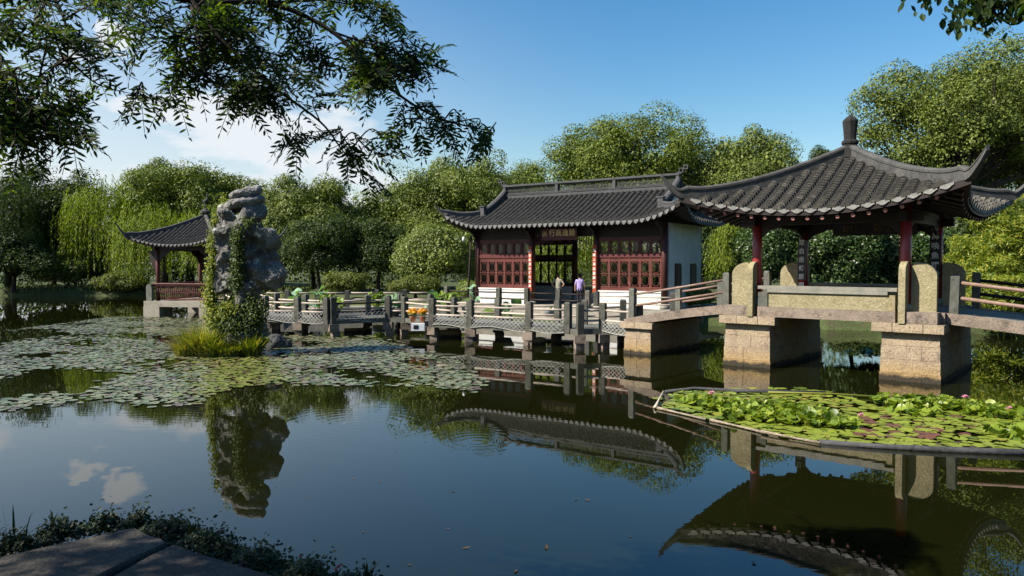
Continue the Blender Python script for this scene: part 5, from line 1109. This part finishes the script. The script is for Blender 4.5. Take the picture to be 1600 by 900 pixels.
broad_tree('tree', 'large dark leafy tree at the picture edge behind the tall open tree', X_(1640, 52), 52, Z_(60, 52), 6.5, Z_(380, 52), 6, 'broad', 25, 1.2, nl=120, leaf=.25, trunk_r=.35)
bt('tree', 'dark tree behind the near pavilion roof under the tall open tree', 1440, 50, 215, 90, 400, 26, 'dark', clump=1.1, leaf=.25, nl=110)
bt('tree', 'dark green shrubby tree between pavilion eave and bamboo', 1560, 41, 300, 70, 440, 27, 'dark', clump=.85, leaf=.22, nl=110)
def bamboo(name, label, px, Y, top, wpx, bottom, seed, n=130):
    r = np.random.default_rng(seed); x = X_(px, Y); gz = float(ground_z(np.array([x]), np.array([Y]))[0]) - .1; rx = wpx / FPX * Y; tz, bz = Z_(top, Y), Z_(bottom, Y); t = thing(name, label, 'bamboo', (x, Y, gz), 0, 'bamboo clumps beside the ramp')
    cen, D = crown_points(r, rx, rx * .8, (tz - bz) / 2, n, .45); cen[:, 2] += (tz + bz) / 2 - gz; idx = np.repeat(np.arange(n), 110); Dd = rdir(r, len(idx), -.9); P = cen[idx] + Dd * r.uniform(.15, .62, (len(idx), 1)) * np.array([1, 1, .55]); P[:, 2] -= .1
    m = MB(); leaves(m, P, Dd * .5 + r.normal(size=P.shape) * .5 + np.array([0, 0, .8]), r.normal(size=P.shape) * .7 + np.array([0, 0, -.55]) + Dd * .4, .24 * r.uniform(.7, 1.3, len(P)), .055, pointed=False); m.build('crown', M['bambooleaf'], t)
    s_ = MB()
    for i in range(26):
        c = cen[r.integers(n)]; b = (r.normal() * rx * .3, r.normal() * rx * .25, -.1); s_.tube(catmull([b, (b[0] * .7 + c[0] * .3, b[1] * .7 + c[1] * .3, c[2] * .6), tuple(c)], 3), .022, 5, cap=False)
    s_.build('stems', M['sedge'], t)
bamboo('bamboo', 'tall yellow-tinged bamboo behind the long sloping ramp', 1575, 33.5, 305, 62, 470, 1, 150); bamboo('bamboo', 'lower bright bamboo against the dark back column and ramp post', 1512, 35, 362, 42, 500, 2, 110); bamboo('bamboo', 'bamboo clump hanging towards the water under the ramp', 1590, 31.8, 400, 60, 530, 3, 130)
for i, (px, Y, w, top, bot, lb, mt) in enumerate(((1080, 40.5, 34, 445, 480, 'low clipped shrub under the white hall wall by the ramp rails', 'pale'), (1230, 37.3, 60, 462, 508, 'dark bushes at the water edge behind the near pavilion seat', 'dark'), (1350, 36.9, 60, 465, 512, 'dark bushes at the water edge between the pavilion piers', 'dark'), (1460, 36.2, 60, 470, 518, 'dark bushes at the water edge near the bamboo', 'hedge'), (650, 50, 40, 430, 462, 'low pale shrub under the grove behind the bank walk', 'olive'), (540, 53, 34, 425, 460, 'small shrub in a patch of sun under the dark grove', 'olive'), (735, 47, 20, 440, 468, 'small shrub by the hall corner behind the stone posts', 'pale'))):
    bt('shrub', lb, px, Y, top, w, bot, 70 + i, mt, clump=.45, leaf=.16, nl=90, ncl=60, ry=1.0, cat='shrub', group='shrubs on the banks')
# far wood closing the view
r = np.random.default_rng(99); cen = []
for x in np.arange(-95, 75, 2.1):
    for k in range(5): cen.append((x + r.normal() * 1.2, 99 + r.normal() * 3 + .0006 * x * x, 1.2 + r.uniform(0, 1) * (9.2 + 1.2 * math.sin(x * .21) + .8 * math.sin(x * .57))))
for x in np.arange(-60, 60, 2.2):      # unseen wood behind the camera, added to cut sky fill and horizon glow
    for k in range(6): cen.append((x + r.normal(), -13 + r.normal() * 1.5 + .006 * x * x, 1.5 + r.uniform(0, 1) * (11 + 2 * math.sin(x * .3))))
m = MB(); cen = np.array(cen); clumps(m, r, cen, np.full(len(cen), 2.0), 70, .55); tag(m.build('woods', M['broad']), 'dark band of distant woods closing the view behind the pond trees, with unseen wood added behind the camera', 'woods', kind='stuff')
m = MB(); cen = []
for x in np.arange(-30, 34, 1.3):
    for k in range(3): cen.append((x + r.normal() * .6, 76 + r.normal() * 1.2, .9 + r.uniform(0, 1) * 3.8))
for x in np.arange(-78, -28, 1.4):
    for k in range(3): cen.append((x + r.normal() * .6, 80 + r.normal() * 1.2, .9 + r.uniform(0, 1) * 3.4))
cen = np.array(cen); clumps(m, r, cen, np.full(len(cen), 1.2), 80, .36); tag(m.build('undergrowth', M['dark']), 'dark undergrowth beneath the trees behind the pond', 'undergrowth', kind='stuff')
# grass along the far bank
n = 9000; X = r.uniform(-72, -14, n); Y_ = r.uniform(58, 78, n); zz = ground_z(X, Y_); ok = zz > .25; X, Y_, zz = X[ok], Y_[ok], zz[ok]; P = np.stack([X, Y_, zz + .12], 1)
m = MB(); leaves(m, P, r.normal(size=P.shape) * .5 + np.array([0, -1, .3]), r.normal(size=P.shape) * .4 + np.array([0, 0, 1]), .5 * r.uniform(.5, 1.3, len(P)), .11, pointed=False); tag(m.build('grass', M['grass']), 'rough sunlit grass growing along the far bank', 'grass', kind='stuff')

# ------------------------------------------------------------------ the bank under the photographer
LZ = 1.65
EDGE = [Vector((-9, 1.2, LZ)), Vector((-5.5, 2.7, LZ)), at(-40, 872, LZ), at(60, 830, LZ), at(160, 806, LZ), at(225, 806, LZ), at(300, 832, LZ), at(400, 862, LZ), at(500, 890, LZ), at(600, 925, LZ), Vector((.9, 2.6, LZ)), Vector((3.5, 1.6, LZ)), Vector((9, 0, LZ))]
m = MB(); out_ = [(p.x, p.y) for p in EDGE]; poly = [(-9, -4), (9, -4)] + out_[::-1]
cx = np.array([(x, y) for x, y in poly]); bmx = bmesh.new(); vs = [bmx.verts.new((x, y, 0)) for x, y in poly]; bmx.faces.new(vs); bmesh.ops.triangulate(bmx, faces=bmx.faces[:]); bmx.verts.index_update(); tri = [[v.index for v in f.verts] for f in bmx.faces]; bmx.free()
n = len(poly); m.add([(x, y, LZ - .17) for x, y in poly] + [(x, y + .08, -1.2) for x, y in poly], np.array(tri), np.array(tri)[:, ::-1] + n, [(i, i + n, (i + 1) % n + n, (i + 1) % n) for i in range(n)]); struct(m.build('bank', M['earth']))
def flag(label, pts, th=.15):
    c = sum((Vector(p) for p in pts), Vector()) / len(pts); m = MB(); n = len(pts); r = np.random.default_rng(n); q = []
    for i in range(n):      # wavering edges
        a, b = Vector(pts[i]), Vector(pts[(i + 1) % n])
        for t in np.linspace(0, 1, 5, endpoint=False): q.append(a.lerp(b, t) + Vector((r.normal() * .008, r.normal() * .008, 0)))
    q = [p - c for p in q]; k = len(q); ins = [p * .985 for p in q]
    V = [(p.x, p.y, 0) for p in ins] + [(p.x, p.y, -.02) for p in q] + [(p.x, p.y, -th) for p in q]
    m.add(V, np.arange(k), [(i + k, (i + 1) % k + k, (i + 1) % k, i) for i in range(k)], [(i + 2 * k, (i + 1) % k + 2 * k, (i + 1) % k + k, i + k) for i in range(k)])
    return tag(link('paving_slab', m.mesh('paving_slab', M['paving']), None, (c.x, c.y, LZ)), label, 'stone slab', 'worn slabs of the bank edge')
a0, a1 = at(262, 846, LZ), at(85, 930, LZ); dd = (a1 - a0) * 1.2
flag('worn stone slab at the bank corner, nearest the reflection of the cloud', [at(14, 868, LZ), at(14, 868, LZ) + dd, a0 + dd * 1.0, a0, at(215, 826, LZ)][::1][::-1] if False else [a0 + dd, a0, at(212, 824, LZ), at(10, 868, LZ), at(10, 868, LZ) + dd * .9])
b0 = at(272, 850, LZ); flag('worn stone slab whose edge runs down towards the picture foot with ivy along it', [b0 + dd + Vector((.03, 0, 0)), at(470, 935, LZ) + dd * .7, at(455, 908, LZ), b0])
flag('narrow dark stone slab at the very corner of the picture', [at(4, 870, LZ) + dd * .9, at(4, 870, LZ), at(-60, 885, LZ), at(-60, 885, LZ) + dd])
r = np.random.default_rng(4); P = []
for i in range(2, 9):
    a, b = EDGE[i], EDGE[i + 1]; L = (b - a).length; n = int(L * 6500); t = r.uniform(0, 1, n); nrm = Vector((-(b - a).y, (b - a).x, 0)).normalized()
    q = np.array(a)[None] + t[:, None] * np.array(b - a)[None] + np.array(nrm)[None] * (r.normal(size=n) * .06 - .02)[:, None]; hgt_ = .05 * (.6 + .5 * np.sin(t * 7 + i * 2)); q[:, 2] = LZ - .06 + np.abs(r.normal(size=n)) * hgt_; P.append(q)
P = np.concatenate(P); m = MB(); leaves(m, P, r.normal(size=P.shape) * .6 + np.array([-.2, -.3, 1]), r.normal(size=P.shape), .023 * r.uniform(.5, 1.5, len(P)), .015 * r.uniform(.7, 1.4, len(P)), fold=.1)
tag(m.build('ground_cover', M['cover']), 'dark small-leaved ground cover trailing along the edge of the bank slabs', 'ground cover', kind='stuff')
for i, (px, py, n, rad, h, lb) in enumerate(((25, 850, 5, .12, .26, 'few thin grass blades standing out over the water at the picture edge'), (78, 826, 5, .1, .13, 'short fern-like sprig on the ground cover beside the grass blades'), (305, 832, 14, .07, .11, 'short sprig of ground cover rising where the ledge turns'), (575, 905, 12, .05, .12, 'upright sprig at the foot of the picture where ground cover ends'))):
    p = at(px, py, LZ); o = sedge('grass_sprig', lb, p, n, rad, h * .8, 90 + i, 'cover', 'sprigs on the bank edge')
    o.scale = (.5, .5, 1)
m = MB(); P = np.array([np.array(at(px, py, LZ + .09)) for px, py in ((471, 868), (528, 886), (533, 884), (524, 890))]); 
for i, p in enumerate(P): q = MB(); D = rdir(r, 6, .1); leaves(q, D * .008, D, r.normal(size=D.shape), .016, .012); tag(link('red_blossom', q.mesh('red_blossom', M['red']), None, p), 'tiny red blossom in the ground cover at the bank edge', 'flower', 'red blossoms in the ground cover')
for i, (px, py, s) in enumerate(((187, 795, .045), (330, 885, .04), (110, 836, .04), (380, 868, .045), (250, 862, .03), (60, 890, .035))):
    o = link('fallen_leaf', lm, None, at(px, py, LZ + (.10 if i == 0 else .012))); o.scale = (s, s, s); o.rotation_euler = (.1, .1, i * 2.1); tag(o, 'yellow-brown fallen leaf caught on the ground cover at the top of the bank corner' if i == 0 else 'dry fallen leaf lying on the shaded bank slabs', 'leaf', 'fallen leaves on the bank')

# ------------------------------------------------------------------ overhanging trees
def compound(mb, stem, p, d, L, r, pairs=7, ll=.074, lw=.0195, droop=.22):
    d = Vector(d).normalized(); up = Vector((0, 0, 1)); side = d.cross(up)
    if side.length < .1: side = Vector((1, 0, 0))
    side.normalize(); side = (side + Vector(r.normal(size=3)) * .35).normalized(); pts = []
    for t in np.linspace(0, 1, pairs + 2): pts.append(Vector(p) + d * L * t - up * droop * L * t * t)
    stem.tube(pts[::2] + ([pts[-1]] if len(pts) % 2 == 0 else []), [.004] + [.0025] * (len(pts[::2]) - 1 + (len(pts) % 2 == 0)), 4, cap=False)
    P, N, A, Ls = [], [], [], []
    for i in range(1, pairs + 2):
        t = (pts[min(i + 1, pairs + 1)] - pts[i - 1]).normalized(); nn = side.cross(t).normalized(); sc = .75 + .5 * math.sin(math.pi * i / (pairs + 1.5))
        dirs = [(side + t * .5), (-side + t * .5)] if i <= pairs else [t]
        for q in dirs:
            q = (q + Vector(r.normal(size=3)) * .16 - up * .12).normalized(); l = ll * sc * r.uniform(.85, 1.15); P.append(pts[i] + q * l * .52); N.append(nn + Vector(r.normal(size=3)) * .3); A.append(q); Ls.append(l)
    leaves(mb, np.array([tuple(v) for v in P]), np.array([tuple(v) for v in N]), np.array([tuple(v) for v in A]), np.array(Ls), np.array(Ls) * lw / ll, fold=.08)
ot = thing('overhanging_tree', 'dark tree with feathery compound leaves hanging over the pond from the bank above the photographer', 'tree', (-8.2, 1.4, 1.4))
oo = ot.location; r = np.random.default_rng(21); fol, wood = MB(), MB()
BR = [[(-420, -160, 5.0), (-200, -110, 5.4), (60, -50, 5.8), (300, 0, 6.0), (420, 5, 6.2), (520, 50, 6.3), (600, 130, 6.4), (680, 182, 6.5), (765, 205, 6.6)],
      [(300, 0, 6.0), (345, 60, 6.0), (420, 130, 6.1), (500, 190, 6.2), (535, 235, 6.25), (575, 285, 6.3)],
      [(60, -50, 5.8), (100, 30, 5.7), (106, 90, 5.7), (112, 140, 5.7)],
      [(106, 92, 5.7), (70, 112, 5.6), (50, 135, 5.5)],
      [(-200, -110, 5.4), (-80, 10, 5.2), (10, 100, 5.2), (40, 170, 5.3), (90, 225, 5.4)],
      [(300, 10, 6.0), (312, 70, 5.8), (325, 120, 5.8), (355, 140, 5.8)],
      [(420, 5, 6.2), (500, 0, 6.5), (560, 10, 6.6), (600, 18, 6.7)],
      [(520, 50, 6.3), (580, 70, 6.5), (640, 90, 6.6)],
      [(106, 92, 5.7), (150, 130, 5.9), (200, 145, 6.0), (236, 152, 6.0)]]
RB = [.06, .03, .022, .012, .03, .02, .02, .015, .012]; bp = []
for b, rd in zip(BR, RB):
    Q = catmull([far(*p) for p in b], 6); wood.tube(Q, [rd * (1 - .9 * t ** .5) for t in np.linspace(0, 1, len(Q))], 7, cap=False)
    for q in Q: bp.append(q)
bpx = np.array([proj(np.array(q)) for q in bp])
def twig(px, py, Y, nleaf, L=.32):
    e = far(px, py, Y); d2 = np.hypot(bpx[:, 0] - px, bpx[:, 1] - py) + 40 * np.abs(np.array([q.y for q in bp]) - Y); cand = np.where(d2 < d2.min() + 45)[0]; s = bp[r.choice(cand)]
    if (e - s).length > 1.6: s = e + (s - e).normalized() * 1.6
    mid = s.lerp(e, .5) + Vector((0, 0, .06)) + Vector(r.normal(size=3)) * .05; Q = catmull([s, mid, e], 5); wood.tube(Q, list(np.linspace(.008, .003, len(Q))), 4, cap=False)
    td = (e - mid).normalized()
    for i in range(nleaf):
        t = .35 + .65 * i / max(1, nleaf - 1); k = int(t * (len(Q) - 1)); sd = td.cross(Vector((0, 0, 1))).normalized() * (1 if i % 2 else -1)
        d = (td * r.uniform(.5, 1.1) + sd * r.uniform(.3, .9) + Vector((0, 0, r.uniform(-.35, .2)))) if i < nleaf - 1 else td
        compound(fol, wood, Q[k], d + Vector(r.normal(size=3)) * .15, L * r.uniform(.75, 1.15), r, pairs=int(r.integers(6, 9)))
def scatter(poly, n, Y0, Y1, nl):
    xs = [p[0] for p in poly]; ys = [p[1] for p in poly]; k = 0; n = int(n * .86)
    while k < n:
        x, y = r.uniform(min(xs), max(xs)), r.uniform(min(ys), max(ys))
        if inpoly(np.array([x]), np.array([y]), poly)[0]: twig(x, y, r.uniform(Y0, Y1), nl); k += 1
scatter([(-80, -60), (235, -60), (215, 40), (165, 70), (150, 130), (215, 150), (150, 165), (130, 215), (100, 235), (20, 245), (-80, 245)], 58, 5.0, 6.4, 6)
scatter([(150, -60), (590, -60), (585, 10), (540, 30), (600, 80), (625, 100), (580, 130), (600, 165), (545, 195), (490, 180), (430, 165), (400, 120), (345, 100), (300, 60), (230, 40)], 72, 5.7, 7.0, 7)
scatter([(300, 100), (400, 120), (440, 175), (400, 180), (310, 150)], 14, 5.7, 6.3, 6); scatter([(560, 30), (625, 70), (655, 95), (600, 130), (560, 110)], 14, 6.2, 6.9, 6); scatter([(180, 20), (260, 60), (320, 100), (300, 140), (230, 90)], 9, 5.7, 6.4, 5); scatter([(-60, 120), (120, 150), (110, 240), (-60, 255)], 14, 5.0, 6.0, 6)
for p in ((235, 152, 6.0), (215, 140, 6.0), (265, 150, 5.8), (640, 172, 6.5), (670, 160, 6.5), (690, 190, 6.5), (720, 185, 6.6), (745, 200, 6.6), (762, 208, 6.6), (700, 212, 6.5), (655, 205, 6.5), (620, 195, 6.4), (665, 85, 6.6), (655, 75, 6.7), (662, 100, 6.6), (640, 60, 6.7), (640, 90, 6.6), (650, 105, 6.6), (600, 20, 6.7), (590, 8, 6.7), (540, 235, 6.2), (555, 250, 6.3), (585, 280, 6.3), (600, 235, 6.4), (480, 215, 6.2), (465, 225, 6.1), (500, 205, 6.2), (600, 215, 6.4), (575, 225, 6.3)): twig(*p, 5)
wood.V = [v - np.array(oo) for v in wood.V]; fol.V = [v - np.array(oo) for v in fol.V]
fol.build('foliage', M['wing'], ot); wood.build('branches', M['barknear'], ot, True)
tb = MB(); s0 = far(*BR[0][0]) - oo; tb.tube(catmull([(0, 0, -.3), (.2, .2, 1.6), (.6, .9, 3.2), tuple(s0)], 5), list(np.linspace(.32, .09, 16)), 10); tb.tube(catmull([(.2, .2, 1.6), (.0, 1.2, 3.4), (.3, 2.2, 5.2)], 5), list(np.linspace(.2, .05, 11)), 8); tb.tube(catmull([(.3, .3, 2.0), (1.6, .0, 4.0), (3.0, -.3, 5.6)], 5), list(np.linspace(.18, .05, 11)), 8); tb.build('trunk', M['barknear'], ot, True)
cr = MB(); cen = np.concatenate([np.stack([r.uniform(-2.2, 4.6, 130), r.uniform(-1.6, 2.9, 130), r.uniform(2.4, 6.8, 130)], 1)]); cen = cen[(cen[:, 0] + oo.x) < -.72 * (cen[:, 1] + oo.y) - 1.2]; clumps(cr, r, cen, r.uniform(.45, .8, len(cen)), 210, .14, flat=.6, asp=.4); cr.build('crown', M['wing'], ot)
# broad-leaved spray at the other upper corner
o2 = thing('overhanging_tree', 'dark branch with broad pointed leaves dipping into the upper corner over the tall tree', 'tree', (7.2, 2.5, .9)); q2 = o2.location
fol, wood = MB(), MB(); r = np.random.default_rng(31)
BR2 = [[(1900, -260, 5.2), (1760, -110, 5.6), (1640, -40, 5.9), (1560, -5, 6.1), (1500, -12, 6.2), (1430, -8, 6.3)], [(1640, -40, 5.9), (1610, -10, 6.0), (1580, 20, 6.0)], [(1560, -5, 6.1), (1540, 10, 6.1), (1495, 20, 6.1)]]
P, N, A = [], [], []
for b in BR2:
    Q = catmull([far(*p) for p in b], 6); wood.tube(Q, list(np.linspace(.035 if b is BR2[0] else .01, .004, len(Q))), 6, cap=False)
    for q in Q:
        px, py = proj(np.array(q))
        for k in range(7 if b is BR2[0] else 13):
            off = Vector((r.normal() * .11, r.normal() * .1, r.normal() * .06 - .04)); P.append(q + off); A.append(Vector((r.normal() * .5, r.normal() * .5, -1))); N.append(Vector(r.normal(size=3)) * .6 + Vector((0, -1, .3)))
cv = lambda S_: np.array([tuple(v) for v in S_]); P = cv(P); L = .085 * r.uniform(.7, 1.25, len(P)); leaves(fol, P - np.array(q2), cv(N), cv(A), L, L * .55, fold=.1); wood.V = [v - np.array(q2) for v in wood.V]
fol.build('foliage', M['wing'], o2); wood.build('branches', M['barknear'], o2, True); s0 = far(*BR2[0][0]) - q2
tb = MB(); tb.tube(catmull([(0, 0, -.4), (.1, .1, 2.0), (.3, .8, 3.6), tuple(s0)], 5), list(np.linspace(.22, .035, 16)), 9); tb.build('trunk', M['barknear'], o2, True)
